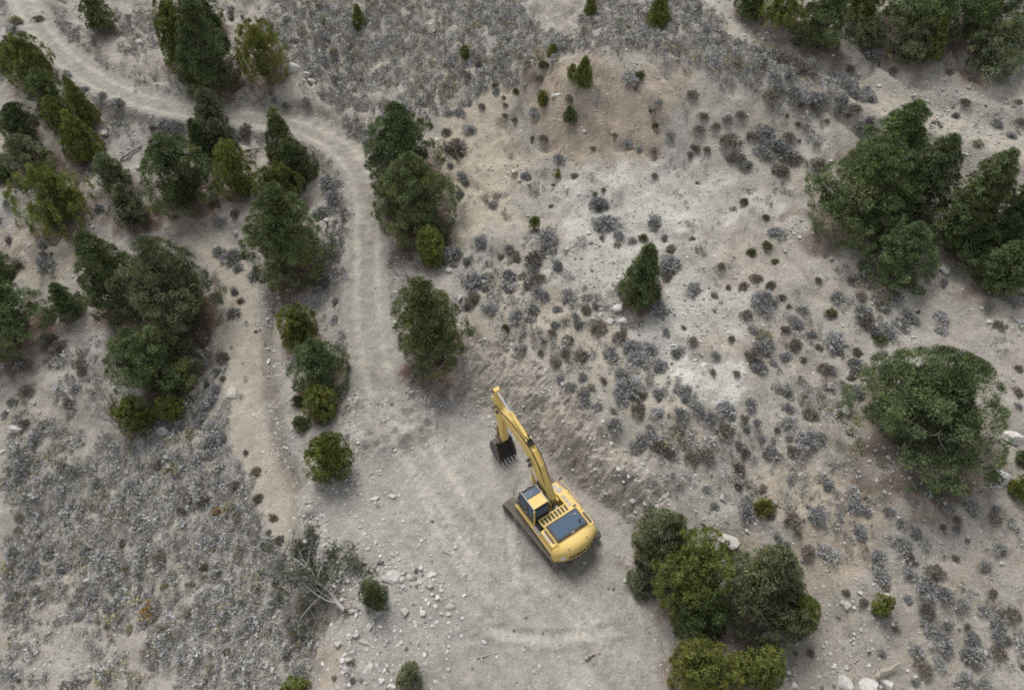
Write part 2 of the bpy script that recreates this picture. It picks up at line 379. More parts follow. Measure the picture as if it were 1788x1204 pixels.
# ------------------------------------------------------------------ trees: box in the photo, kind, shape, label
# kinds: P dark pinyon, G grey-green pinyon, J yellow-green juniper, D dark blue-green; shapes: r round, c cone, i irregular
TREES = [
 (142,-12,192,50,'P','r','small dark pinyon above the road with white rocks at its foot'),
 (262,-8,345,130,'J','i','green juniper crown on the left of the tall clump above the road bend'),
 (300,18,415,152,'P','c','tall dark pinyon in front of the clump above the road bend'),
 (316,-25,385,60,'P','i','pinyon top at the back of the clump above the road bend'),
 (415,45,500,137,'J','r','pale yellow-green juniper right of the tall clump above the road bend'),
 (3,68,82,145,'J','r','yellow-green juniper at the left edge just below the road'),
 (-22,52,18,125,'P','r','dark tree cut by the left edge behind the yellow-green juniper'),
 (46,120,101,180,'P','i','small pinyon below the left-edge juniper, above the leaning juniper'),
 (115,145,163,222,'J','c','narrow pointed juniper leaning at the right of the left-edge grove'),
 (-12,178,78,250,'P','i','dark spreading pinyon in the middle of the left-edge grove'),
 (73,172,120,230,'J','i','olive juniper wedged between pinyons in the left-edge grove'),
 (104,205,171,279,'J','c','bright yellow-green juniper at the lower right of the left-edge grove'),
 (-2,236,90,302,'G','i','grey-green pinyon at the bottom of the left-edge grove'),
 (-25,276,22,312,'P','r','dark bush-like pinyon cut by the left edge below the grove'),
 (28,291,152,393,'J','r','wide round juniper standing alone below the left-edge grove'),
 (162,262,220,327,'G','i','thin grey-green pinyon beside the pale fallen log'),
 (185,318,262,390,'G','i','sparse grey pinyon below the thin one by the fallen log'),
 (244,228,376,362,'P','r','broad dark pinyon right of the pale fallen log'),
 (333,155,396,228,'G','i','airy grey-green pinyon top overlapping the road bend'),
 (360,205,410,268,'G','i','thin grey pinyon below the airy one at the road bend'),
 (330,203,376,290,'P','c','pointed dark juniper rising behind the broad pinyon'),
 (372,248,441,346,'J','i','olive green juniper between the broad pinyon and the big roadside pinyon'),
 (462,203,520,285,'P','c','dark pointed pinyon top leaning left inside the road bend'),
 (480,240,546,320,'P','r','dark pinyon inside the road bend, right of the pointed one'),
 (438,285,525,362,'J','i','yellow-green juniper behind the top of the big roadside pinyon'),
 (424,322,567,492,'P','r','big dark round pinyon left of the straight road'),
 (-60,428,18,500,'P','i','dark pinyon crown at the left edge beside bare ground'),
 (-72,468,62,614,'P','r','large dark pinyon cut by the left edge, mid height'),
 (126,376,248,584,'P','i','tall dark pinyon, left one of the big pair by the lower path'),
 (198,405,367,585,'G','i','broad grey-green pinyon, right one of the big pair by the lower path'),
 (83,484,134,563,'P','i','small dark pinyon at the left foot of the big pair'),
 (188,553,334,700,'D','r','dense dark round pinyon below the big pair, dead branches at its left'),
 (204,692,264,758,'J','r','small bright juniper at the foot of the dense round pinyon'),
 (275,685,318,731,'J','i','little juniper tuft right of the small bright juniper'),
 (481,533,556,608,'J','r','round yellow-green juniper between the lower path and the road'),
 (503,585,597,687,'D','r','dark blue-green ball-shaped pinyon between path and road'),
 (530,668,583,742,'J','i','bright juniper below the ball-shaped pinyon'),
 (508,688,529,709,'P','r','tiny dark seedling left of the juniper under the ball-shaped pinyon'),
 (507,727,540,749,'P','r','low dark green bush above the lone round juniper by the pad'),
 (534,755,608,838,'J','r','lone round juniper at the left edge of the dirt pad'),
 (636,182,772,330,'P','r','upper back part of the tall pinyon pair right of the road'),
 (644,262,787,414,'P','r','dense lower pinyon of the tall pair right of the road'),
 (727,395,776,467,'J','i','bright yellow-green juniper just below the tall pinyon pair'),
 (687,468,820,642,'P','i','ragged pinyon with grey branches at the top of the cut bank'),
 (1082,427,1158,535,'P','c','lone cone-shaped conifer on the pale rubble'),
 (613,8,637,55,'J','c','slim little juniper in sagebrush near the top edge'),
 (1020,-10,1042,26,'J','c','slim juniper cut by the top edge, left of the rounder one'),
 (1129,-8,1173,47,'J','c','plump juniper at the top edge among grey sagebrush'),
 (1000,104,1038,150,'J','c','bushy little juniper on the tan slope'),
 (990,114,1006,137,'J','r','tiny juniper touching the bushy one on the tan slope'),
 (984,186,1007,213,'P','r','small dark green ball bush at the foot of the tan slope'),
 (938,160,958,184,'J','r','small green seedling up left of the dark ball bush'),
 (803,82,821,103,'J','r','small green seedling in sagebrush above the sandy strip'),
 (955,80,974,101,'J','r','small green seedling high on the slope left of the bushy juniper'),
 (966,296,979,310,'J','r','tiny green seedling among stones at the head of the rubble'),
 (924,379,942,402,'J','r','tiny green seedling on sandy ground left of the rubble'),
 (1290,-40,1338,26,'P','r','dark tree at the left end of the top-right woods'),
 (1334,-50,1418,41,'J','i','olive juniper in the top-right woods'),
 (1394,-30,1498,82,'P','i','broad pinyon standing forward of the top-right woods'),
 (1486,-60,1549,40,'J','i','yellow-green juniper behind the forward pinyon of the top-right woods'),
 (1499,33,1547,80,'G','r','small pale pinyon at the foot of the top-right woods'),
 (1558,35,1632,103,'G','i','grey-green pinyon paired with a yellowish juniper in the top-right woods'),
 (1608,33,1657,101,'J','c','yellowish pointed juniper joined to the grey-green pinyon, top right'),
 (1560,-90,1692,62,'P','i','large dark pinyon at the back of the top-right woods'),
 (1672,-90,1800,66,'P','i','dark pinyon in the very corner of the top-right woods'),
 (1700,30,1795,125,'G','i','grey-green pinyon at the right edge of the top-right woods'),
 (1758,28,1815,78,'J','i','green juniper peeking out at the right edge, top corner'),
 (1500,180,1640,330,'P','i','tall top of the large pinyon clump on the right'),
 (1431,235,1600,420,'P','i','wide left body of the large pinyon clump on the right'),
 (1560,215,1668,400,'P','i','dark middle pinyon of the large clump on the right'),
 (1652,250,1775,440,'P','i','tall pinyon at the right of the large clump'),
 (1740,290,1830,470,'P','i','pinyon cut by the right edge in the large clump'),
 (1530,384,1641,499,'D','r','smaller pinyon in front of the large clump beside a white boulder'),
 (1640,360,1760,450,'P','i','shaded low pinyon between the white boulder and the large clump'),
 (1705,415,1805,512,'P','i','low pinyon at the right edge below the large clump'),
 (1500,586,1756,828,'D','r','huge wide pinyon alone on the right with grey inner branches'),
 (1768,826,1812,872,'J','r','juniper cut by the right edge beside the big white boulder'),
 (1779,782,1808,812,'P','r','dark shrub cut by the right edge above the big white boulder'),
 (1095,870,1207,1012,'G','i','grey-green pinyon at the upper left of the clump by the machine'),
 (1093,985,1152,1038,'G','i','low skirt of grey-green pinyon beside the pad edge'),
 (1143,920,1274,1062,'J','r','yellow-green juniper in the middle of the clump by the machine'),
 (1274,940,1422,1112,'G','i','broad grey-green pinyon on the right of the clump by the machine'),
 (1362,1022,1429,1117,'J','r','green juniper at the lower right of the broad grey-green pinyon'),
 (1178,1010,1282,1114,'P','r','rounded pinyon at the bottom of the clump by the machine'),
 (1168,1108,1277,1222,'J','i','yellow-green juniper cut by the bottom edge'),
 (1262,1140,1312,1200,'J','i','small olive juniper between two larger ones at the bottom edge'),
 (1298,1118,1368,1210,'J','i','juniper at the bottom edge left of the pale slabs'),
 (1317,869,1352,900,'J','r','little round juniper beside sagebrush right of the clump'),
 (1526,1037,1558,1079,'J','r','little upright juniper near the white pointed rock'),
 (630,1004,673,1066,'B','r','dark green leafy bush alone among rocks on the pad'),
 (688,1148,737,1214,'G','i','straggly green bush with dry stems at the bottom of the pad'),
 (487,1182,546,1232,'J','r','juniper cut by the bottom edge on the left'),
]
LEAFC = {'P': (.114, .146, .062), 'G': (.142, .166, .090), 'J': (.176, .202, .056), 'D': (.108, .142, .062), 'B': (.088, .106, .044)}
def prof(t, shape):
    if shape == 'c': return (1 - t) ** .72 * np.minimum(1, (t + .10) / .22) ** .6 * 1.05
    p = np.sqrt(np.clip(1 - np.abs((t - .36) / .64) ** 2.3, 0, 1))
    if shape == 'p': p = np.clip(1 - np.clip((t - .3) / .7, 0, 1) ** 1.45, 0, 1) ** .85; return np.where(t < .3, np.sqrt(np.clip(1 - ((.3 - t) / .46) ** 2, 0, 1)), p)
    return np.where(t < .36, np.sqrt(np.clip(1 - ((.36 - t) / .52) ** 2, 0, 1)), p)
TB = np.array([t[:4] for t in TREES], float)
tcx = (TB[:, 0] + TB[:, 2]) / 2; tcy = (TB[:, 1] + TB[:, 3]) / 2; tw = TB[:, 2] - TB[:, 0]; th = TB[:, 3] - TB[:, 1]
lift = np.full(len(TREES), 2.0)
for _ in range(6):
    tg = ground_at(tcx, tcy, lift)
    mid = tg + np.c_[np.zeros(len(tg)), np.zeros(len(tg)), lift]
    px_, py_, dep = proj(mid); s_ = FPX / dep
    ang = np.arctan2(CAM_H - mid[:, 2], np.hypot(mid[:, 0], mid[:, 1]))
    TR = tw / 2 / s_
    tb = np.sqrt(np.maximum((th / 2 / s_) ** 2 - (TR * np.sin(ang)) ** 2, .01)) / np.cos(ang)
    conic = np.array([t[5] == 'c' for t in TREES])
    tb = np.clip(tb, np.where(conic, 1.0, .72) * TR, np.where(conic, 1.7, 1.5) * TR)
    lift = tb * np.where(conic, .85, .95)

# ------------------------------------------------------------------ ground colours
def C(r, g, b): return np.array([((c / 255 + .055) / 1.055) ** 2.4 if c > 10 else c / 3294.6 for c in (r, g, b)])
n_a = smooth(-.35, .35, fbm(XX, YY, 9, 4, 81)); n_b = smooth(-.35, .35, fbm(XX, YY, 3, 4, 82)); n_c = fbm(XX, YY, 1.2, 3, 83)
soil = C(166, 156, 144) * (1 - n_a[..., None]) + C(158, 151, 143) * n_a[..., None]
soil = soil * (1 - .4 * n_b[..., None]) + C(170, 156, 138) * .4 * n_b[..., None]
stony = .35 + .35 * n_a
def zone(pix, color, amt=1.0, edge_w=1.2, st=None, seed=90):
    global soil, stony
    sd = poly_sd(XX, YY, wpoly(pix, ZF)) + 2.4 * edge_w * fbm(XX, YY, 2.5, 4, seed) + .8 * fbm(XX, YY, .7, 2, seed + 1)
    m = (1 - smooth(-.28 * edge_w, .28 * edge_w, sd)) * amt * (1 if color[2] < .4 else .35 + .65 * smooth(-.28, .12, fbm(XX, YY, 2.0, 4, seed + 2)))
    soil = soil * (1 - m[..., None]) + color * m[..., None]
    if st is not None: stony = stony * (1 - m) + st * m
    return m
TAN, WHITE, BANKC = C(178, 164, 142), C(190, 184, 174), C(168, 155, 140)
zone([(745,205),(830,165),(900,150),(930,250),(900,330),(950,400),(880,420),(800,420),(770,300)], TAN, .9, 1.6, .2)
zone([(890,130),(990,90),(1100,110),(1180,110),(1230,200),(1150,290),(1010,285),(930,240)], C(166,146,124), .8, 2, .5)
zone([(960,330),(1010,300),(1250,290),(1400,305),(1390,380),(1230,395),(1110,440),(1060,520),(1000,500),(955,450),(990,400)], WHITE, .85, 1.3, .9)
zone([(1170,480),(1290,465),(1330,520),(1260,590),(1180,620),(1100,580),(1110,540)], WHITE, .75, 1.2, .95)
zone([(1180,625),(1310,630),(1318,690),(1260,712),(1165,668)], C(200,194,184), .95, .7, .7)
zone([(1180,240),(1290,190),(1330,300),(1200,300)], C(176,166,154), .7, 1.5, .7)
zone([(1420,230),(1480,220),(1440,330),(1360,320)], WHITE, .6, 1.4, .8)
zone([(830,560),(960,570),(1100,640),(1200,800),(1400,900),(1460,860),(1330,780),(1180,700),(1010,560),(900,470)], TAN, .5, 2, .3)
zone([(1250,830),(1480,850),(1560,960),(1480,1040),(1320,900)], C(172,155,134), .8, 2, .4)
zone([(1600,930),(1788,900),(1788,1100),(1660,1030)], C(168,154,138), .7, 2, .5)
zone([(560,1120),(640,1130),(640,1215),(560,1215)], C(178,160,136), .7, 1.0, .3)
zone([(0,400),(130,400),(130,480),(60,500),(0,430)], C(172,156,138), .8, 1.2, .4)
zone([(0,1060),(200,1090),(330,1215),(0,1215)], C(170,160,148), .8, 1.6, .8)
m3 = lambda m: m[..., None]
verge = np.exp(-((pd - 1.75) / .4) ** 2); soil = soil * (1 - .45 * m3(verge)) + C(136, 129, 121) * .45 * m3(verge)
soil = soil * (1 - m3(path_m) * .9) + C(172, 160, 143) * m3(path_m) * .9; stony = stony * (1 - path_m) + .25 * path_m
soil = soil * (1 - m3(track_m) * .85) + C(178, 167, 151) * m3(track_m) * .85
soil = soil * (1 - .55 * m3(ditch)) + C(118, 104, 92) * .55 * m3(ditch); stony = np.clip(stony + .5 * ditch, 0, 1)
rc = C(158, 149, 137) * (1 - m3(rut)) + C(182, 173, 159) * m3(rut)
verge = np.exp(-((rd - 2.1) / .45) ** 2); soil = soil * (1 - .5 * m3(verge)) + C(122, 115, 107) * .5 * m3(verge); stony = np.clip(stony + .5 * verge, 0, 1)
soil = soil * (1 - m3(road_m) * .92) + rc * m3(road_m) * .92; stony = stony * (1 - .6 * road_m)
pc = C(162, 154, 145) * (1 - m3(n_b) * .5) + C(172, 163, 152) * m3(n_b) * .5
pc = pc * (1 - .8 * m3(mark_m)) + C(192, 183, 169) * .8 * m3(mark_m); pq = smooth(.0, .5, fbm(XX, YY, 4.5, 4, 87)); pc = pc * (1 - .55 * m3(pq)) + C(148, 139, 129) * .55 * m3(pq)
soil = soil * (1 - m3(pad_m)) + pc * m3(pad_m); stony = stony * (1 - pad_m) + (.35 + .5 * edge) * pad_m
bk = BANKC * (1 + .2 * m3(n_c)); bk = bk * (1 - .5 * m3(n_b)) + C(162, 154, 146) * .5 * m3(n_b)
soil = soil * (1 - m3(bank_m) * .9) + bk * m3(bank_m) * .9; stony = stony * (1 - bank_m) + .6 * bank_m
grey = soil.mean(-1, keepdims=True); soil = (grey + .74 * (soil - grey)) * np.array([.985, 1.0, .98]) * 1.05
# fallen needles under the trees
lit = np.zeros_like(ZF)
for (bx, by, _), R_, t in zip(tg, TR, TREES):
    if R_ < .9 or bx < X0 or by > Y1: continue
    i0, i1 = np.searchsorted(gx, [bx - 2.2 * R_, bx + 2.2 * R_]); j0, j1 = np.searchsorted(gy, [by - 2.2 * R_, by + 2.2 * R_])
    q = np.hypot(XX[j0:j1, i0:i1] - bx, (YY[j0:j1, i0:i1] - by)) / R_ + .9 * n_c[j0:j1, i0:i1] + .25 * (n_b[j0:j1, i0:i1] - .5)
    k = (.8 if t[4] in 'PGD' else .55) * (.7 if bx > 12 else 1)
    lit[j0:j1, i0:i1] = np.maximum(lit[j0:j1, i0:i1], k * (1 - smooth(.65, 1.2, q)))
lit *= (1 - .8 * pad_m) * (1 - .9 * road_m) * (1 - .6 * path_m)
c = march(ZF, 770, 655)[0]; lit = np.maximum(lit, .75 * (1 - smooth(.5, 1.2, np.hypot((XX - c[0]) / 1.7, (YY - c[1]) / 1.2) + .6 * n_c)) * (1 - pad_m))
soil = soil * (1 - m3(lit)) + (C(116, 91, 77) * (1 + .5 * m3(n_c))) * m3(lit); stony = stony * (1 - .5 * lit)
soil = np.clip(soil * (1 + .16 * m3(n_c)), .02, .75)

# ------------------------------------------------------------------ the ground sheet, split where road, path, pad and bank run
ox = np.array([-900, -500, -300, -190, -130, -100]); oxr = -ox[::-1]
oy0 = np.array([-600, -300, -140, -60, -20, -6]); oy1 = np.array([120, 140, 180, 260, 420, 900])
ax = np.concatenate([ox, gx, oxr]); ay = np.concatenate([oy0, gy, oy1])
AX, AY = np.meshgrid(ax, ay)
AZ = bil(ZF, AX, AY, X0, Y0, STEP); jx = np.clip(np.arange(len(ax)) - len(ox), 0, NX - 1); jy = np.clip(np.arange(len(ay)) - len(oy0), 0, NY - 1)
AZ += np.where((AX < X0 - 9) | (AX > X1 + 9) | (AY < Y0 - 9) | (AY > Y1 + 9), 12 * fbm(AX, AY, 150, 3, 99), 0)
asoil = soil[np.ix_(jy, jx)].reshape(-1, 3); astony = stony[np.ix_(jy, jx)].ravel()
AV = np.stack([AX, AY, AZ], -1).reshape(-1, 3)
W_ = len(ax); jj, ii = np.meshgrid(np.arange(len(ay) - 1), np.arange(W_ - 1), indexing='ij')
q0 = (jj * W_ + ii).ravel(); Q = np.stack([q0, q0 + 1, q0 + W_ + 1, q0 + W_], -1)
def face_mask(m):
    a = m[np.ix_(jy, jx)]; inner = np.zeros(a.shape, bool); inner[len(oy0):-len(oy1), len(ox):-len(oxr)] = True
    a = np.where(inner, a, 0); return ((a[:-1, :-1] + a[1:, 1:]) / 2).ravel()
kind_f = np.zeros(len(Q), int)
def coarsen():
    """8 x 8 cells become one face where neither the camera nor a step aside of it looks"""
    nr, nc = len(ay) - 1, W_ - 1; seen = np.ones((nr, nc), bool); c_ = AV.reshape(len(ay), W_, 3)[:-1, :-1]
    u, v, d = proj(c_); seen = (d > 1) & (u > -280) & (u < 2070) & (v > -170) & (v < 1380)
    drop = np.zeros((nr, nc), bool); add = []
    for j in range(len(oy0), nr - len(oy1) - 8, 8):
        for i in range(len(ox), nc - len(oxr) - 8, 8):
            if not seen[j:j + 8, i:i + 8].any():
                drop[j:j + 8, i:i + 8] = True; a = j * W_ + i; add.append((a, a + 8, a + 8 * W_ + 8, a + 8 * W_))
    return drop.ravel(), np.array(add)
kind_f[face_mask(track_m) > .6] = 4; kind_f[face_mask(path_m) > .5] = 2; kind_f[face_mask(road_m) > .5] = 1
kind_f[face_mask(bank_m) > .5] = 5; kind_f[face_mask(pad_m) > .5] = 3
def refine(cells, mask, k, n=3):
    """the dug and driven ground gets three times the detail: clods, rake grooves, ruts"""
    cj, ci = cells // (W_ - 1), cells % (W_ - 1); a, b = np.meshgrid(np.arange(n + 1), np.arange(n + 1)); keyw = (W_ - 1) * n + 1
    keys = (cj[:, None, None] * n + b) * keyw + (ci[:, None, None] * n + a); uq, inv = np.unique(keys, return_inverse=True); inv = inv.reshape(keys.shape)
    F = np.stack([inv[:, :-1, :-1], inv[:, :-1, 1:], inv[:, 1:, 1:], inv[:, 1:, :-1]], -1).reshape(-1, 4)
    x = gx[0] + (uq % keyw - len(ox) * n) * STEP / n; y = gy[0] + (uq // keyw - len(oy0) * n) * STEP / n
    B_ = lambda G: bil(G, x, y, X0, Y0, STEP)
    cnt_ = np.bincount(F.ravel(), minlength=len(uq)); fade = smooth(.55, .9, B_(mask)) * (cnt_ > 3)
    u = x * .67 - y * .74; v = x * .74 + y * .67                       # along the crest, down the face
    if k == 5: ww = 1.3 * fbm(x, y, 1.4, 2, 200); dz = .13 * fbm(u + ww, v * .3, .28, 3, 201) + .26 * np.abs(fbm(x, y, .60, 3, 202)) + .15 * fbm(x, y, .24, 2, 203); tone = 1 + .22 * fbm(u + ww, v * .3, .22, 3, 204) + .45 * fbm(x, y, .32, 3, 205)
    elif k == 3:
        ed = np.maximum(B_(edge), 1.6 * B_(mound)); sc = .5 + .8 * smooth(-.1, .3, fbm(x, y, 3.0, 3, 206)) + 1.5 * ed
        dz = sc * (.05 * fbm(x, y, .30, 3, 207) + .05 * np.abs(fbm(u * .3 + v * .1, v * 1.2, .5, 2, 208))); tone = 1 + .16 * fbm(u * .25, v, .45, 3, 209) + .14 * fbm(x, y, .8, 3, 210)
    else: dz = .05 * fbm(x, y, .35, 3, 211); tone = 1 + .16 * fbm(x, y, .6, 3, 212)
    so = np.stack([B_(soil[..., c]) for c in range(3)], -1) * tone[:, None]
    return np.stack([x, y, B_(ZF) + dz * fade], -1), F, so, B_(stony)
drop_f, big_q = coarsen()
kind_f[drop_f] = -1
for k, (nm, lb, ct) in enumerate([('ground', 'dry stony hillside of pale tan soil', 'ground'), ('dirt_road', 'pale two-rut dirt road curving down to the pad', 'dirt road'),
        ('dirt_path', 'sandy path running down below the road on the left', 'path'), ('dirt_pad', 'levelled grey dirt pad around the excavator', 'dirt pad'),
        ('hillside_track', 'faint pale track below the top-right woods', 'track'), ('cut_bank', 'raked brown earth bank cut into the slope behind the excavator', 'bank')]):
    if k in (1, 3, 5):
        V, F, so, st_ = refine(np.where(kind_f == k)[0], (track_m, road_m, path_m, pad_m, track_m, bank_m)[k], k, {1: 2, 3: 3, 5: 5}[k])
        me = mesh_np(nm, V, F, M_SOIL, attrs={'soil': so, 'stony': st_}, smooth_f=k != 5)
    else:
        f = Q[kind_f == k] if k else np.vstack([Q[kind_f == 0], big_q]); used, inv = np.unique(f, return_inverse=True)
        me = mesh_np(nm, AV[used], inv.reshape(-1, 4), M_SOIL, attrs={'soil': asoil[used], 'stony': astony[used]}, smooth_f=True)
    tag(link(nm, me), lb, ct, kind='structure')

# ------------------------------------------------------------------ excavator
def paint(name, c, rough, spec=.4, dust=.35, metal=0.0):
    m = new_mat(name, c, rough, spec, metal); nt, ln, b = nodes(m); tc = nt.new('ShaderNodeTexCoord')
    n = noise(nt, ln, tc.outputs['Object'], 2.2, 8, .7); n2 = noise(nt, ln, tc.outputs['Object'], 14, 4, .6)
    geo = nt.new('ShaderNodeNewGeometry'); sp = nt.new('ShaderNodeSeparateXYZ'); ln.new(geo.outputs['Normal'], sp.inputs[0])
    cc = mixc(nt, ln, mul(nt, ln, mrange(nt, ln, n, .35, .75, .1, 1), dust), c, (.42, .37, .30))
    cc = mixc(nt, ln, mrange(nt, ln, n2, .5, .8, 0, .4), cc, (.22, .18, .13))
    ln.new(cc, b.inputs['Base Color']); ln.new(mrange(nt, ln, n, .3, .7, rough, min(1, rough + .3)), b.inputs['Roughness'])
    return m
M_YEL = paint('yellow_paint', (.75, .535, .14), .42, .4, .34); M_BLK = paint('black_paint', (.03, .03, .032), .5, .3, .25)
M_STEEL = paint('track_steel', (.13, .12, .105), .75, .3, .7); M_BUCK = paint('bucket_steel', (.045, .045, .05), .55, .4, .35)
M_GREY = paint('grey_metal', (.42, .41, .39), .5, .4, .3); M_HOSE = new_mat('rubber_hose', (.015, .015, .015), .6, .3)
M_CHROME = new_mat('chrome_rod', (.85, .85, .86), .22, .5, 1.0); M_GLASS = paint('sky_blue_glass', (.032, .078, .135), .3, .35, .06)  # glass blue is the reflected sky put into its base colour
M_HOOD = paint('hood_panel', (.030, .075, .135), .5, .3, .10); M_LETTER = new_mat('letter_black', (.02, .02, .02), .5, .3)  # hood blue: sky sheen of a black hood, painted in as colour
M_DECAL = new_mat('decal_white', (.72, .72, .70), .5, .3); M_BROWN = paint('linkage_steel', (.13, .085, .06), .7, .3, .4)
class MB:
    def __init__(s): s.v = []; s.f = []
    def box(s, c, d, rot=None):
        b = len(s.v); R_ = rot or Matrix.Identity(3)
        for k in range(8):
            s.v.append(Vector(c) + R_ @ Vector(((k & 1) - .5) * d[0] if i == 0 else (((k >> 1) & 1) - .5) * d[1] if i == 1 else (((k >> 2) & 1) - .5) * d[2] for i in range(3)))
        for f in ((0, 2, 3, 1), (4, 5, 7, 6), (0, 1, 5, 4), (2, 6, 7, 3), (0, 4, 6, 2), (1, 3, 7, 5)): s.f.append([b + i for i in f])
        return s
    def span(s, x0, x1, y0, y1, z0, z1): return s.box(((x0 + x1) / 2, (y0 + y1) / 2, (z0 + z1) / 2), (x1 - x0, y1 - y0, z1 - z0))
    def prism(s, prof_, y0, y1):               # profile in x,z, counter-clockwise seen from -y
        b = len(s.v); n = len(prof_)
        for y in (y0, y1):
            for x, z in prof_: s.v.append(Vector((x, y, z)))
        s.f.append([b + i for i in range(n)]); s.f.append([b + n + i for i in reversed(range(n))])
        for i in range(n): s.f.append([b + i, b + n + i, b + n + (i + 1) % n, b + (i + 1) % n])
        return s
    def cyl(s, p0, p1, r0, r1=None, n=14):
        r1 = r0 if r1 is None else r1; p0 = Vector(p0); p1 = Vector(p1); d = (p1 - p0).normalized()
        u = d.cross(Vector((0, 0, 1)) if abs(d.z) < .9 else Vector((1, 0, 0))).normalized(); w_ = d.cross(u); b = len(s.v)
        for p, r_ in ((p0, r0), (p1, r1)):
            for k in range(n):
                a = 2 * math.pi * k / n; s.v.append(p + (u * math.cos(a) + w_ * math.sin(a)) * r_)
        for k in range(n): s.f.append([b + k, b + (k + 1) % n, b + n + (k + 1) % n, b + n + k])
        s.f.append([b + k for k in reversed(range(n))]); s.f.append([b + n + k for k in range(n)])
        return s
    def pipe(s, pts, r_, n=8):
        for a, b in zip(pts[:-1], pts[1:]): s.cyl(a, b, r_, n=n)
        return s
    def loft(s, loops):
        b = len(s.v); n = len(loops[0])
        for L in loops:
            for p in L: s.v.append(Vector(p))
        for k in range(len(loops) - 1):
            for i in range(n):
                j = (i + 1) % n; s.f.append([b + k * n + i, b + k * n + j, b + (k + 1) * n + j, b + (k + 1) * n + i])
        s.f.append([b + i for i in reversed(range(n))]); s.f.append([b + (len(loops) - 1) * n + i for i in range(n)])
        return s
    def mesh(s, name, mat, sm=False):
        me = bpy.data.meshes.new(name); me.from_pydata([tuple(v) for v in s.v], [], s.f)
        bm = bmesh.new(); bm.from_mesh(me); bmesh.ops.recalc_face_normals(bm, faces=bm.faces); bm.to_mesh(me); bm.free()
        if sm: me.polygons.foreach_set('use_smooth', np.ones(len(me.polygons), bool))
        me.materials.append(mat); return me
    def build(s, name, mat, parent=None, bevel=0.0, sm=False):
        o = link(name, s.mesh(name, mat, sm), parent)
        if bevel:
            m = o.modifiers.new('edge', 'BEVEL'); m.width = bevel; m.segments = 2; m.limit_method = 'ANGLE'; m.angle_limit = math.radians(40)
        return o
EXC_X, EXC_Y, EXC_H = 2.30, 17.98, math.radians(123.6)
ez = float(np.mean([hgt(EXC_X + a, EXC_Y + b) for a in (-1.5, 0, 1.5) for b in (-1.5, 0, 1.5)])) - .03
ex = empty('excavator', (EXC_X, EXC_Y, ez), EXC_H)
tag(ex, 'yellow crawler excavator with black bucket lowered on the dirt pad', 'excavator')
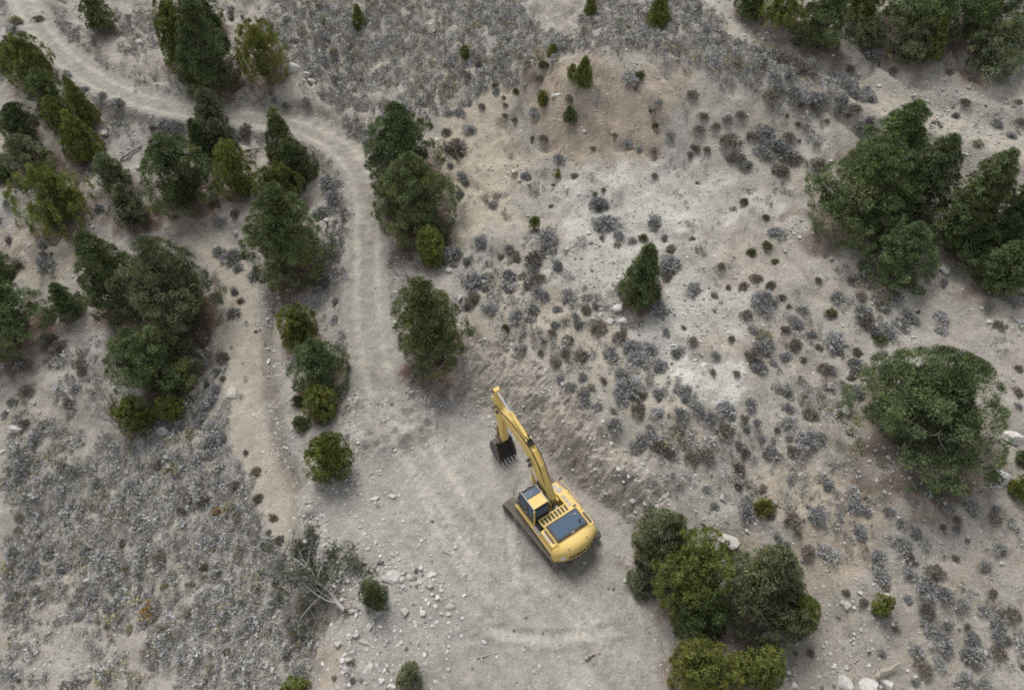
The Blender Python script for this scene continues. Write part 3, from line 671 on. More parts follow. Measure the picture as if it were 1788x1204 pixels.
def build_excavator():
    # --- undercarriage
    for sy in (1, -1):
        yc = 1.32 * sy
        tr = MB().prism([(-1.95, .28), (1.95, .28), (2.05, .5), (1.7, .72), (-1.7, .72), (-2.05, .5)], yc - .17, yc + .17).build('track', M_STEEL, ex, .02); tr.rotation_euler = (0, 0, math.radians(4))
        R0, hx = .44, 2.06; per = 4 * hx + 2 * math.pi * R0; n = 50; zc = R0 + .055
        sm_ = MB().box((0, 0, 0), (per / n * .90, .74, .03)).box((-.05, 0, .035), (.025, .74, .06)).box((.04, 0, .03), (.02, .74, .04)).mesh('shoe', M_STEEL)
        for k in range(n):
            t = k / n * per
            if t < 2 * hx: p = (hx - t, zc + R0); a = math.pi
            elif t < 2 * hx + math.pi * R0: q = (t - 2 * hx) / R0 + math.pi / 2; p = (-hx + R0 * math.cos(q), zc + R0 * math.sin(q)); a = q + math.pi / 2
            elif t < 4 * hx + math.pi * R0: p = (-hx + t - 2 * hx - math.pi * R0, zc - R0); a = 0
            else: q = (t - 4 * hx - math.pi * R0) / R0 - math.pi / 2; p = (hx + R0 * math.cos(q), zc + R0 * math.sin(q)); a = q + math.pi / 2
            o = link('shoe', sm_, tr); nrm = Vector((math.sin(a), 0, -math.cos(a)))
            tan = Vector((math.cos(a), 0, math.sin(a)))
            o.matrix_local = Matrix(((tan.x, 0, nrm.x, p[0]), (0, 1, 0, yc), (tan.z, 0, nrm.z, p[1]), (0, 0, 0, 1)))
        MB().cyl((-hx, yc - .12, zc), (-hx, yc + .12, zc), .4, n=20).build('sprocket', M_STEEL, tr, .01)
        MB().cyl((hx, yc - .14, zc), (hx, yc + .14, zc), .39, n=20).build('idler', M_STEEL, tr, .01)
        rm = MB().cyl((0, -.13, 0), (0, .13, 0), .1, n=10).mesh('roller', M_STEEL)
        for k in range(7): o = link('roller', rm, tr); o.location = (-1.5 + .5 * k, yc, .2)
    MB().box((0, 0, .62), (1.7, 2.2, .36)).box((.9, 0, .55), (.5, 2.1, .26)).box((-.9, 0, .55), (.5, 2.1, .26)).build('lower_frame', M_BLK, ex, .02).rotation_euler = (0, 0, math.radians(4))
    MB().cyl((0, 0, .75), (0, 0, 1.1), .72, n=28).build('turntable', M_BLK, ex)
    # --- upper deck
    MB().prism([(-2.0, 1.08), (1.45, 1.08), (1.6, 1.16), (1.6, 1.3), (-2.0, 1.3)], -1.5, 1.30).build('deck', M_YEL, ex, .02)
    MB().span(-1.95, 1.68, 1.30, 1.42, 1.16, 1.33).build('catwalk', M_YEL, ex, .02)
    # --- cab
    cab = MB().prism([(-.02, 1.3), (.0, 2.45), (.08, 2.92), (.18, 3.02), (1.28, 3.02), (1.44, 2.92), (1.7, 2.1), (1.72, 1.3)], .22, 1.25).build('cab', M_BLK, ex, .05)
    MB().span(.12, .80, .27, 1.20, 3.02, 3.055).build('roof_panel', M_YEL, cab, .015)
    for y in (.225, 1.19): MB().prism([(.05, 2.98), (.1, 3.075), (1.28, 3.075), (1.42, 2.96), (1.40, 2.93), (1.26, 3.02), (.12, 3.02), (.08, 2.95)], y, y + .055).build('roof_rail', M_GREY, cab, .01)
    MB().span(.86, 1.27, .32, 1.16, 3.02, 3.04).build('roof_window', M_GLASS, cab, .008)
    MB().prism([(-.035, 2.3), (.035, 2.86), (.015, 2.87), (-.055, 2.3)], .34, 1.13).build('rear_window', M_GLASS, cab)
    MB().prism([(1.46, 2.9), (1.70, 2.14), (1.73, 2.15), (1.49, 2.91)], .32, 1.16).build('windscreen', M_GLASS, cab)
    MB().span(.12, .60, 1.25, 1.262, 1.95, 2.85).build('side_window', M_GLASS, cab)
    dr = MB().span(.66, 1.55, 1.25, 1.268, 1.34, 2.9).build('door', M_BLK, cab, .01)
    MB().prism([(.74, 1.9), (1.5, 1.9), (1.42, 2.8), (.74, 2.8)], 1.268, 1.276).build('pane', M_GLASS, dr)
    MB().box((.75, 1.285, 1.75), (.16, .03, .04)).build('handle', M_GREY, dr)
    MB().span(.2, 1.5, .205, .22, 2.0, 2.85).build('side_window', M_GLASS, cab)
    MB().cyl((-.04, 1.24, 1.3), (.04, 1.24, 2.98), .045).build('corner_post', M_YEL, cab)
    MB().pipe([(1.66, 1.33, 1.35), (1.62, 1.36, 2.2), (1.5, 1.3, 2.3)], .02).build('grab_rail', M_BLK, cab)
    for y in (.5, .98): MB().box((1.46, y, 2.99), (.08, .14, .1)).build('work_lamp', M_GREY, cab, .01)
    # --- machinery behind the boom
    MB().span(-.55, -.08, -.78, 1.2, 1.3, 1.72).build('machine_bay', M_BLK, ex, .02)
    MB().cyl((.0, -.35, 1.3), (.0, -.35, 1.72), .2, n=18).cyl((.0, -.35, 1.72), (.0, -.35, 1.85), .12, n=14).cyl((-.05, .05, 1.3), (-.05, .05, 1.62), .14, n=14).build('swing_motor', M_GREY, ex, .01)
    MB().pipe([(.05, -.3, 1.8), (.3, -.3, 2.05), (.55, -.3, 2.3)], .04).pipe([(-.1, -.1, 1.7), (.2, -.15, 2.1), (.6, -.2, 2.4)], .035).pipe([(-.1, -.5, 1.75), (.25, -.45, 2.05), (.6, -.42, 2.35)], .035).build('hose_bundle', M_HOSE, ex)
    st = MB().span(-.62, -.16, -.80, 1.05, 1.72, 2.02).build('tread_box', M_BLK, ex, .01)
    for x in (-.62, -.17): MB().span(x - .03, x + .03, -.82, 1.08, 2.0, 2.07).build('tread_rail', M_YEL, st, .005)
    for k in range(9): y = -.80 + .231 * k; MB().span(-.61, -.17, y - .045, y + .045, 2.015, 2.062).build('tread', M_YEL, st, .005)
    # --- engine house, hood, grilles
    eh = MB().span(-1.98, -.64, -1.22, 1.05, 1.3, 2.1).build('engine_house', M_YEL, ex, .03)
    hd = MB().loft([[(-1.9, -1.14, 2.1), (-.72, -1.14, 2.1), (-.72, .98, 2.1), (-1.9, .98, 2.1)], [(-1.9, -1.14, 2.18), (-.72, -1.14, 2.18), (-.72, .98, 2.18), (-1.9, .98, 2.18)],
                    [(-1.83, -1.07, 2.23), (-.79, -1.07, 2.23), (-.79, .91, 2.23), (-1.83, .91, 2.23)]]).build('hood', M_BLK, eh, .02)
    MB().span(-1.76, -.85, -1.0, .84, 2.23, 2.242).build('hood_panel', M_HOOD, hd, .004)
    MB().box((-1.05, -.8, 2.26), (.05, .18, .05)).build('latch', M_GREY, hd, .01)
    MB().box((-1.86, -.1, 2.2), (.05, .2, .06)).build('latch', M_GREY, hd, .01)
    MB().cyl((-1.55, -.78, 2.2), (-1.55, -.78, 2.42), .055).cyl((-1.55, -.78, 2.40), (-1.48, -.78, 2.5), .05).build('exhaust_pipe', M_BLK, eh)
    rb = MB().span(-2.0, -.98, -1.5, -1.22, 1.3, 2.0).build('side_cover', M_YEL, ex, .03)
    MB().span(-1.9, -1.12, -1.44, -1.28, 2.0, 2.008).build('grille', M_BLK, rb)
    for k in range(7): MB().span(-1.88 + .11 * k, -1.85 + .11 * k, -1.44, -1.28, 2.008, 2.02).build('slat', M_BROWN, rb)
    lb = MB().span(-1.9, -.75, 1.05, 1.34, 1.3, 1.98).build('side_cover', M_YEL, ex, .03)
    MB().span(-1.75, -.85, 1.08, 1.19, 1.98, 1.988).build('grille', M_BLK, lb)
    for k in range(8): MB().span(-1.72 + .11 * k, -1.69 + .11 * k, 1.08, 1.19, 1.988, 2.0).build('slat', M_BROWN, lb)
    MB().span(-1.6, -1.0, 1.23, 1.32, 1.98, 1.99).build('tread_plate', M_GREY, lb)
    MB().span(-.75, -.1, 1.22, 1.37, 1.3, 1.5).box((-.4, 1.3, 1.52), (.4, .12, .04)).build('step_box', M_GREY, ex, .01)
    # --- fuel tank and steps on the right
    tk = MB().prism([(-.96, 1.3), (.62, 1.3), (.62, 1.92), (-.96, 1.96)], -1.5, -.80).build('fuel_tank', M_YEL, ex, .04)
    for x in (.02, .30, -.28): MB().span(x - .1, x + .1, -1.12, -.94, 1.94, 1.965).build('tread_plate', M_GREY, tk, .004)
    MB().cyl((-.55, -1.2, 1.94), (-.55, -1.2, 2.02), .09).build('filler_cap', M_BLK, tk)
    bx = MB().prism([(.64, 1.3), (1.5, 1.3), (1.5, 1.42), (1.1, 1.45), (1.08, 1.68), (.64, 1.7)], -1.48, -.84).build('tool_box', M_YEL, ex, .03)
    MB().span(.72, 1.02, -1.3, -.98, 1.69, 1.71).span(1.15, 1.42, -1.3, -.98, 1.44, 1.455).build('tread_plate', M_GREY, bx, .004)
    MB().pipe([(1.45, -1.47, 1.4), (1.2, -1.47, 2.15), (.4, -1.47, 2.3), (-.7, -1.47, 2.3), (-.9, -1.47, 1.95)], .02).pipe([(.4, -1.47, 2.3), (.4, -1.47, 1.92)], .02).build('hand_rail', M_YEL, ex)
    MB().box((1.3, -1.55, 2.05), (.05, .2, .28)).build('mirror', M_BLK, ex, .02)
    # --- counterweight
    ys = np.linspace(-1.5, 1.48, 25)
    def loop(ins, z):
        L = [(-1.99, -1.5 + ins * .6, z), ]
        for y in ys:
            u = (y + .01) / 1.5; x = -2.80 + .50 * abs(u) ** 2.3; yy = y * (1 - ins / 1.6)
            L.append((min(x + ins, -2.0), yy, z))
        L.append((-1.99, 1.48 - ins * .6, z)); return L
    cwt = MB().loft([loop(.10, .98), loop(.0, 1.08), loop(.0, 1.6), loop(.03, 1.78), loop(.10, 1.92), loop(.22, 2.04), loop(.40, 2.11), loop(.6, 2.12)]).build('counterweight', M_YEL, ex, 0, True)
    m = cwt.modifiers.new('sub', 'BEVEL'); m.width = .02; m.segments = 2; m.limit_method = 'ANGLE'; m.angle_limit = math.radians(50)
    MB().box((-2.42, .62, 2.12), (.1, .1, .06)).box((-2.42, -.62, 2.12), (.1, .1, .06)).build('lifting_eye', M_YEL, cwt, .01)
    word = 'KOMATSU'; V = []; F = []
    for k, ch in enumerate(word):
        cu = bpy.data.curves.new('letter', 'FONT'); cu.body = ch; cu.size = .42; cu.align_x = 'CENTER'; cu.extrude = .006; cu.offset = .012
        t = bpy.data.objects.new('letter', cu); col.objects.link(t); bpy.context.view_layer.update()
        me = t.evaluated_get(bpy.context.evaluated_depsgraph_get()).to_mesh()
        y = .62 - .285 * k; u = (y + .01) / 1.5; x = -2.80 + .50 * abs(u) ** 2.3
        du = .50 * 2.3 * abs(u) ** 1.3 / 1.5 * (1 if u > 0 else -1); tv = Vector((-du, -1, 0)).normalized(); nv = Vector((tv.y, -tv.x, 0))   # outward
        if nv.x > 0: nv = -nv
        Mx = Matrix(((tv.x, 0, nv.x, x + nv.x * .012), (tv.y, 0, nv.y, y + nv.y * .012), (0, 1, 0, 1.3), (0, 0, 0, 1)))
        b = len(V); V += [tuple(Mx @ v.co) for v in me.vertices]; F += [[b + i for i in p.vertices] for p in me.polygons]
        bpy.data.objects.remove(t, do_unlink=True)
    me = bpy.data.meshes.new('lettering'); me.from_pydata(V, [], F); me.materials.append(M_LETTER); link('lettering', me, cwt)
    y = 1.05; u = (y + .01) / 1.5; x = -2.80 + .50 * abs(u) ** 2.3; nv = Vector((-1, .50 * 2.3 * abs(u) ** 1.3 / 1.5, 0)).normalized()
    p = Vector((x, y, 1.46)); em = MB().cyl(p, p + nv * .012, .17, n=24).build('emblem', M_DECAL, cwt)
    tv = Vector((nv.y, -nv.x, 0)); rot = Matrix((tv, nv, Vector((0, 0, 1)))).transposed()
    MB().box(p + nv * .014, (.2, .008, .05), rot).box(p + nv * .014 - Vector((0, 0, .07)), (.12, .008, .02), rot).build('emblem_mark', M_GREY, em)
    # --- boom
    yb = -.30
    FOOT, PIV, PIN, TOP = (.42, 1.75), (5.72, 4.85), (5.48, 1.95), (6.26, 6.2)
    bprof = [(.2, 1.62), (.42, 1.52), (.66, 1.66), (1.35, 2.75), (2.35, 3.92), (3.4, 4.36), (5.1, 4.62), (5.78, 4.62), (5.95, 4.85), (5.8, 5.05), (5.2, 5.12), (3.6, 5.16), (2.3, 4.94), (1.55, 4.3), (.75, 2.9), (.25, 1.95)]
    boom = MB().prism(bprof, yb - .26, yb + .26).build('boom', M_YEL, ex, .035)
    MB().cyl((FOOT[0], yb - .42, FOOT[1]), (FOOT[0], yb + .42, FOOT[1]), .11).cyl((PIV[0], yb - .38, PIV[1]), (PIV[0], yb + .38, PIV[1]), .11).cyl((2.35, yb - .48, 4.2), (2.35, yb + .48, 4.2), .10).build('pivot_pin', M_BLK, boom)
    MB().prism([(.1, 1.3), (.75, 1.3), (.6, 1.85), (.3, 1.9)], yb - .42, yb - .30).prism([(.1, 1.3), (.75, 1.3), (.6, 1.85), (.3, 1.9)], yb + .30, yb + .42).build('boom_bracket', M_YEL, ex, .02)
    for s in (-1, 1):
        y = yb + s * .40; a = Vector((1.05, y, 1.35)); b = Vector((2.35, y, 4.2)); mid_ = a.lerp(b, .62)
        cy = MB().cyl(a, mid_, .10, n=16).cyl(mid_ - (b - a) * .03, mid_, .115, n=16).build('boom_cylinder', M_YEL, ex, 0)
        MB().cyl(mid_, b, .058, n=14).build('rod', M_CHROME, cy)
    # arm cylinder lies along the top of the boom
    a = Vector((2.95, yb, 5.22)); b = Vector((TOP[0], yb, TOP[1])); g = Vector((4.75, yb, 0)); g.z = a.z + (b.z - a.z) * (g.x - a.x) / (b.x - a.x)
    cy = MB().cyl(a, g, .115, n=18).cyl(g - (b - a) * .03, g, .13, n=18).build('arm_cylinder', M_YEL, ex)
    MB().cyl(g, b, .062, n=14).build('rod', M_CHROME, cy)
    MB().prism([(2.72, 4.98), (3.1, 5.05), (3.02, 5.35), (2.86, 5.35)], yb - .2, yb - .13).prism([(2.72, 4.98), (3.1, 5.05), (3.02, 5.35), (2.86, 5.35)], yb + .13, yb + .2).build('cylinder_bracket', M_YEL, boom, .01)
    for k, y in enumerate((-.2, -.14, .14, .2)):
        MB().pipe([(.55, yb + y, 2.35), (.95, yb + y, 3.22), (1.6, yb + y, 4.42), (2.3, yb + y, 5.0), (2.75, yb + y, 5.14), (4.3, yb + y, 5.21), (5.1, yb + y, 5.17)], .026, 7).build('hydraulic_pipe', M_YEL if k % 3 else M_HOSE, boom)
    MB().box((2.85, yb + .02, 5.2), (.5, .4, .12)).pipe([(2.6, yb - .1, 5.15), (2.8, yb - .06, 5.42), (3.15, yb - .08, 5.4)], .035).pipe([(2.55, yb + .12, 5.15), (2.75, yb + .1, 5.4), (3.1, yb + .08, 5.38)], .035).build('hose_clamp', M_HOSE, boom)
    MB().box((2.15, yb + .42, 3.95), (.16, .2, .2)).build('boom_lamp', M_BLK, boom, .02)
    MB().pipe([(5.1, yb + .2, 5.1), (5.5, yb + .26, 5.2), (5.95, yb + .26, 5.2), (6.15, yb + .22, 4.7)], .03).pipe([(5.1, yb - .2, 5.1), (5.5, yb - .26, 5.25), (5.95, yb - .26, 5.3), (6.1, yb - .2, 4.9)], .03).build('hose_loop', M_HOSE, boom)
    # --- arm
    ap = [(6.1, 6.3), (6.34, 6.34), (6.43, 6.1), (6.28, 5.0), (6.0, 3.6), (5.66, 1.95), (5.55, 1.8), (5.38, 1.85), (5.34, 2.1), (5.42, 3.4), (5.46, 4.6), (5.56, 5.05), (5.86, 5.3)]
    arm = MB().prism(ap, yb - .19, yb + .19).build('arm', M_YEL, ex, .03)
    MB().cyl((TOP[0], yb - .26, TOP[1]), (TOP[0], yb + .26, TOP[1]), .1).cyl((PIN[0], yb - .3, PIN[1]), (PIN[0], yb + .3, PIN[1]), .09).build('pivot_pin', M_BLK, arm)
    a = Vector((6.45, yb, 5.25)); b = Vector((6.12, yb, 2.55)); g = a.lerp(b, .68)
    cy = MB().cyl(a, g, .1, n=16).build('bucket_cylinder', M_YEL, ex)
    MB().cyl(g, b, .055, n=12).build('rod', M_CHROME, cy)
    MB().prism([(6.3, 5.1), (6.55, 5.12), (6.55, 5.35), (6.3, 5.45)], yb - .17, yb + .17).build('cylinder_bracket', M_YEL, arm, .01)
    for y in (-.26, .20): MB().prism([(5.72, 2.55), (5.84, 2.48), (6.2, 2.48), (6.2, 2.62), (5.84, 2.66)], yb + y, yb + y + .06).build('link', M_BROWN, arm, .01)
    MB().prism([(6.04, 2.62), (6.2, 2.62), (6.12, 1.75), (5.95, 1.75)], yb - .12, yb + .12).build('link', M_BROWN, arm, .01)
    # --- bucket, mouth towards the machine
    outer = [(4.98, .10), (5.35, .03), (5.75, .04), (6.04, .2), (6.24, .52), (6.28, .95), (6.16, 1.36), (5.92, 1.6), (5.62, 1.70)]
    inner = [(5.60, 1.62), (5.88, 1.52), (6.08, 1.3), (6.19, .93), (6.15, .56), (5.99, .28), (5.72, .12), (5.36, .11), (5.0, .16)]
    bk = MB().prism(outer + inner, yb - .56, yb + .56)
    sidep = outer + [(5.42, 1.5), (5.08, .62)]
    bk.prism(sidep, yb - .60, yb - .555).prism(sidep, yb + .555, yb + .60)
    bucket = bk.build('bucket', M_BUCK, ex, .012)
    for y in (-.2, .2): MB().prism([(5.4, 2.06), (5.6, 2.06), (6.1, 1.92), (6.15, 1.4), (5.6, 1.6), (5.36, 1.8)], yb + y * 1.1 - .03, yb + y * 1.1 + .03).build('ear', M_BROWN, bucket, .01)
    MB().span(5.5, 5.95, yb - .4, yb + .4, 1.68, 1.78).build('top_plate', M_BROWN, bucket, .02)
    tm = MB().prism([(5.12, .04), (5.12, .22), (4.72, .07), (4.72, .03)], -.05, .05).mesh('tooth', M_GREY)
    for k in range(5): o = link('tooth', tm, bucket); o.location = (0, yb - .48 + .24 * k, 0)
    for s in (-1, 1): MB().prism([(5.0, .2), (5.12, .14), (5.36, 1.1), (5.3, 1.2)], yb + s * .62 - .03, yb + s * .62 + .03).build('side_cutter', M_BROWN, bucket, .008)
build_excavator()

# ------------------------------------------------------------------ grow the trees
def make_tree(i):
    x0, y0, x1, y1, kd, shp, label = TREES[i]
    r = np.random.default_rng(1000 + i); R_, b = TR[i] * 1.0, tb[i]; H_ = 2 * b
    small = R_ < 1.0; jun = kd == 'J'; amp = shp; pr = 'p' if (not jun and shp == 'i') or (kd in 'PD' and shp == 'r') else shp
    nm = 'juniper_tree' if jun else 'leafy_bush' if 'bush ' in label and kd in 'BG' else 'pinyon_tree'
    if R_ < .75 and nm != 'leafy_bush': nm = 'juniper_seedling' if jun else 'evergreen_seedling'
    root = empty(nm, (*tg[i][:2], tg[i][2] - .04), 0)
    grp = None
    tag(root, label, 'bush' if nm == 'leafy_bush' else 'tree' if R_ >= .75 else 'seedling')
    # crown outline
    nl = 9; lv = unit(r.normal(size=(nl, 3)) * [1, 1, .7]); lw = r.uniform(.5, 1, nl); A = {'r': .09 if R_ > 3.4 else .17 if R_ > 1.6 else .32, 'c': .14, 'i': .36}[shp]
    def radius(t, az):
        d = np.stack([np.cos(az), np.sin(az), (t - .45) * 1.6], -1); d = unit(d)
        lob = (np.clip(d @ lv.T, 0, 1) ** 5 * lw).max(1)
        return R_ * 1.12 * prof(t, pr) * (1 - A + 1.35 * A * lob)
    rp0 = np.clip((.115 if jun else .125) * R_, .08, .36)
    area = math.pi * R_ * 2 * b * 1.05
    n = int(np.clip(area / (math.pi * rp0 ** 2) * (1.5 if shp != 'i' else 1.45), 20, 1500))
    tt = r.uniform(0, 1, n * 6); keep = r.uniform(0, 1, n * 6) < (prof(tt, shp) * .85 + .15 if shp == 'c' else 1.0); tt = tt[keep][:n]; n = len(tt)
    az = r.uniform(0, 2 * math.pi, n)
    rr = radius(tt, az)
    inner = r.uniform(size=n) < (.27 if R_ < 3.2 else .36); dep_ = np.where(inner, r.uniform(.15, .66, n), r.uniform(.86, 1.02, n))
    if shp != 'c': tt = np.where(inner, .1 + .72 * tt, tt)
    Cn = np.stack([rr * dep_ * np.cos(az), rr * dep_ * np.sin(az), .06 * H_ + tt * H_ * .94 - .12 * R_ * (1 - tt)], -1)
    # gaps: drop a few neighbouring puffs
    if not small:
        for _ in range({'r': 2, 'c': 2, 'i': 5}[shp]):
            g = Cn[r.integers(n)]; Cn_d = np.linalg.norm(Cn - g, axis=1); m = Cn_d > R_ * r.uniform(.08, .17)
            Cn = Cn[m]; tt = tt[m]; inner = inner[m]; n = len(Cn)
    lean = np.clip(r.normal(size=2), -1, 1) * .05; sq = r.uniform(.95, 1.07, 2)
    Cn[:, :2] = Cn[:, :2] * sq + np.outer(Cn[:, 2], lean); Cn[:, 2] = np.maximum(Cn[:, 2], .08)
    rp = rp0 * r.uniform(.65, 1.3, n) * np.where(inner, 1.9, 1.0)
    outd = unit(np.stack([Cn[:, 0], Cn[:, 1], (Cn[:, 2] - .35 * H_) * 1.0], -1))
    L0, W0 = (.14, .050) if jun else (.15, .054)
    if R_ < 1.5: L0, W0 = min(L0, .085 * R_ + .05), min(W0, .030 * R_ + .018)
    if R_ > 1.8: k_area = 1.05
    else: k_area = 1.35
    per = np.maximum(14, (4 * math.pi * rp ** 2 * k_area * .62 / (L0 * W0)) * np.where(inner, .36, 1.0)).astype(int)
    idx = np.repeat(np.arange(n), per); N = len(idx)
    D = unit(outd[idx] * .8 + r.normal(size=(N, 3)) + [0, 0, .45 if jun else .25])
    stretch = np.array([.8, .8, 1.5]) if jun else np.array([1.1, 1.1, .8])
    P = Cn[idx] + D * rp[idx, None] * stretch * r.uniform(.5, 1.0, (N, 1))
    Dd = unit(D + (np.array([0, 0, .7]) if jun else np.array([0, 0, .2])))
    big = np.where(inner[idx], 1.9, 1.0); V, F = blades(P, Dd, L0 * big, W0 * big, r, .6 if jun else .8, .9 if jun else .8)
    V[:, 2] = np.maximum(V[:, 2], .03)
    base = np.array(LEAFC[kd]) * (1 + .06 * r.normal() + .035 * r.normal(size=3) * [1, .2, .8])
    tone = r.uniform(.50, 1.45, (n, 1)) * np.where(r.uniform(size=(n, 1)) < .12, [1.15, 1.05, .8], [1, 1, 1])
    if kd in 'PG':
        tone = tone * np.where(r.uniform(size=(n, 1)) < .10, [1.35, 1.15, 1.2], [1, 1, 1])
    tone = np.clip(tone, .4, 1.5); cl = base * tone[idx] * r.uniform(.7, 1.35, (N, 1))
    me = mesh_np('crown', V, F, M_LEAF, tint=np.repeat(cl, 3, axis=0))
    link('crown', me, root)
    segs = []; tr_ = max(.03, .055 * R_)
    segs.append(((0, 0, -.1), (.05 * R_, 0, H_ * .4), tr_, tr_ * .7)); segs.append(((.05 * R_, 0, H_ * .4), (0, .03 * R_, H_ * .85), tr_ * .7, tr_ * .15))
    for k in r.choice(n, min(n, 26 if not small else 5), replace=False):
        z0 = Cn[k, 2] * r.uniform(.35, .7); mid_ = np.array([Cn[k, 0] * .5, Cn[k, 1] * .5, (z0 + Cn[k, 2]) / 2 + .05 * R_])
        segs.append(((.02, 0, z0), mid_, tr_ * .35, tr_ * .2)); segs.append((mid_, mid_ + (Cn[k] - mid_) * .7, tr_ * .2, tr_ * .06))
    V, F = tubes(segs, 6); link('trunk', mesh_np('trunk', V, F, M_BARK), root)
    if i in DEADWOOD:
        for _ in range(DEADWOOD[i]):
            segs = []; a = r.uniform(-math.pi, 0.2); t = r.uniform(.2, .8); d = unit(np.array([math.cos(a), math.sin(a), r.uniform(0, .5)]))
            rad = R_ * float(prof(np.array([t]), shp)[0]) * .45
            branching(np.array([d[0] * rad, d[1] * rad, t * H_ * .8]), d, R_ * .62, .04, 2, r, segs, .5)
            V, F = tubes(segs, 5); o = link('dead_branch', mesh_np('dead_branch', V, F, M_TWIG), root); o['label'] = 'bare grey dead branch inside the crown'
    return root
DEADWOOD = {i: {'straggly': 6, 'huge wide': 3, 'ragged pi': 4, 'sparse gr': 3}[k]
            for i, t in enumerate(TREES) for k in ('straggly', 'huge wide', 'ragged pi', 'sparse gr') if t[6].startswith(k)}
for i in range(len(TREES)): make_tree(i)

# ------------------------------------------------------------------ labels by what stands near
LANDMARKS = [('the excavator', 985, 920), ('the excavator bucket', 880, 790), ('the lone cone-shaped conifer', 1120, 490), ('the huge wide pinyon', 1630, 710),
 ('the large right-hand pinyon clump', 1560, 320), ('the tree clump by the machine', 1260, 1020), ('the ragged pinyon above the bank', 750, 560),
 ('the tall roadside pinyon pair', 712, 300), ('the big dark pinyon left of the road', 495, 410), ('the lone round juniper by the pad', 570, 795),
 ('the ball-shaped pinyon', 550, 635), ('the dense round pinyon', 250, 630), ('the big pinyon pair', 250, 490), ('the wide round juniper', 90, 340),
 ('the left-edge grove', 90, 200), ('the tall clump above the road', 345, 80), ('the pale juniper by the road bend', 457, 92), ('the slim juniper near the top', 625, 30),
 ('the plump juniper at the top', 1150, 20), ('the bushy juniper on the slope', 1018, 127), ('the dark ball bush', 995, 200), ('the top-right woods', 1480, 60),
 ('the white soil patch', 1240, 665), ('the little upright juniper', 1542, 1058), ('the little round juniper', 1335, 885), ('the fallen dead tree', 560, 1010),
 ('the dark bush on the pad', 650, 1035), ('the big white boulder', 1745, 835), ('the orange-tipped shrub', 258, 1065), ('the pale rubble bench', 1230, 345),
 ('the pale fallen log', 230, 268), ('the sandy strip', 840, 300), ('the straight stretch of road', 640, 480), ('the sandy path', 440, 760), ('the cut bank', 1000, 740)]
SECT = ['right of', 'above and right of', 'above', 'above and left of', 'left of', 'below and left of', 'below', 'below and right of']
ORD = ['nearest', 'second nearest', 'third nearest', 'fourth nearest', 'fifth nearest', 'sixth nearest', 'seventh nearest', 'eighth nearest', 'ninth nearest', 'tenth nearest',
       'eleventh nearest', 'twelfth nearest', 'thirteenth nearest', 'fourteenth nearest', 'fifteenth nearest']
pending = []
def by_place(o, looks, px, py):
    d = [math.hypot(px - a, (py - b) * 1.15) for _, a, b in LANDMARKS]; k = int(np.argmin(d)); nm, a, b = LANDMARKS[k]
    sec = SECT[int(round(math.atan2(-(py - b), px - a) / (math.pi / 4))) % 8]
    pending.append((f'{looks} {sec} {nm}', d[k], o))
def settle_labels():
    by = {}
    for text, d, o in pending: by.setdefault(text, []).append((d, o))
    for text, v in by.items():
        v.sort(key=lambda q: q[0])
        for k, (_, o) in enumerate(v): o['label'] = text if len(v) == 1 else f'{text.replace(" and ", "-")}, {ORD[min(k, len(ORD) - 1)]}'

# ------------------------------------------------------------------ shrubs
BRUSH = {'s': (.485, .49, .485), 'b': (.35, .305, .255), 'y': (.36, .335, .18), 'g': (.15, .16, .075), 'o': (.48, .30, .08)}
def shrub_mesh(name, kind, r, n_tuft, n_blade, lumps=3, dim=1.0):
    """a low domed shrub of unit radius: many thin sprays rising from a few woody stems"""
    lump = np.c_[r.uniform(-.42, .42, (lumps, 2)), r.uniform(.45, .62, lumps)]; lump[0, :2] *= .3
    k = r.integers(lumps, size=n_tuft); d = unit(r.normal(size=(n_tuft, 3)) + [0, 0, .35]); d[:, 2] = np.abs(d[:, 2])
    c = np.stack([lump[k, 0] + d[:, 0] * lump[k, 2], lump[k, 1] + d[:, 1] * lump[k, 2], .05 + d[:, 2] * lump[k, 2] * 1.15], -1) * r.uniform(.72, 1.02, (n_tuft, 1))
    i = np.repeat(np.arange(n_tuft), n_blade); N = len(i)
    P = c[i] + r.normal(size=(N, 3)) * .075; D = unit(d[i] + .5 * r.normal(size=(N, 3)) + [0, 0, .5])
    V, F = blades(P, D, .24, (.075 if n_tuft > 60 else .115), r, .5, 1.0); V[:, 2] = np.maximum(V[:, 2], -.05)
    tone = r.uniform(.66, 1.22, (n_tuft, 1)); cl = np.array(BRUSH[kind]) * dim * tone[i] * r.uniform(.8, 1.18, (N, 1))
    if kind == 's':
        m = r.uniform(size=n_tuft) < .12; cl = np.where(m[i, None], cl * [1.06, 1.04, .86], cl)
        m = r.uniform(size=n_tuft) < .15; cl = np.where(m[i, None], cl * [.62, .55, .50], cl)
    if kind in 'yo':
        m = r.uniform(size=n_tuft) < .35; cl = np.where(m[i, None], np.array(BRUSH['s']) * r.uniform(.7, 1.1, (N, 1)), cl)
    st = r.integers(n_tuft, size=max(4, n_tuft // 6)); n = len(st)       # bare stems inside
    b0 = np.c_[c[st, :2] * .25, np.full(n, -.05)]; tip = c[st] * .92; wv = unit(np.cross(tip - b0, r.normal(size=(n, 3)))) * .028
    Vs = np.stack([b0 - wv, b0 + wv, tip], 1).reshape(-1, 3)
    V = np.vstack([V, Vs]); cs = np.tile([.14, .125, .11], (n, 1)); cl = np.vstack([cl, cs])
    return V, np.arange(len(V)).reshape(-1, 3), cl
rs_ = np.random.default_rng(31)
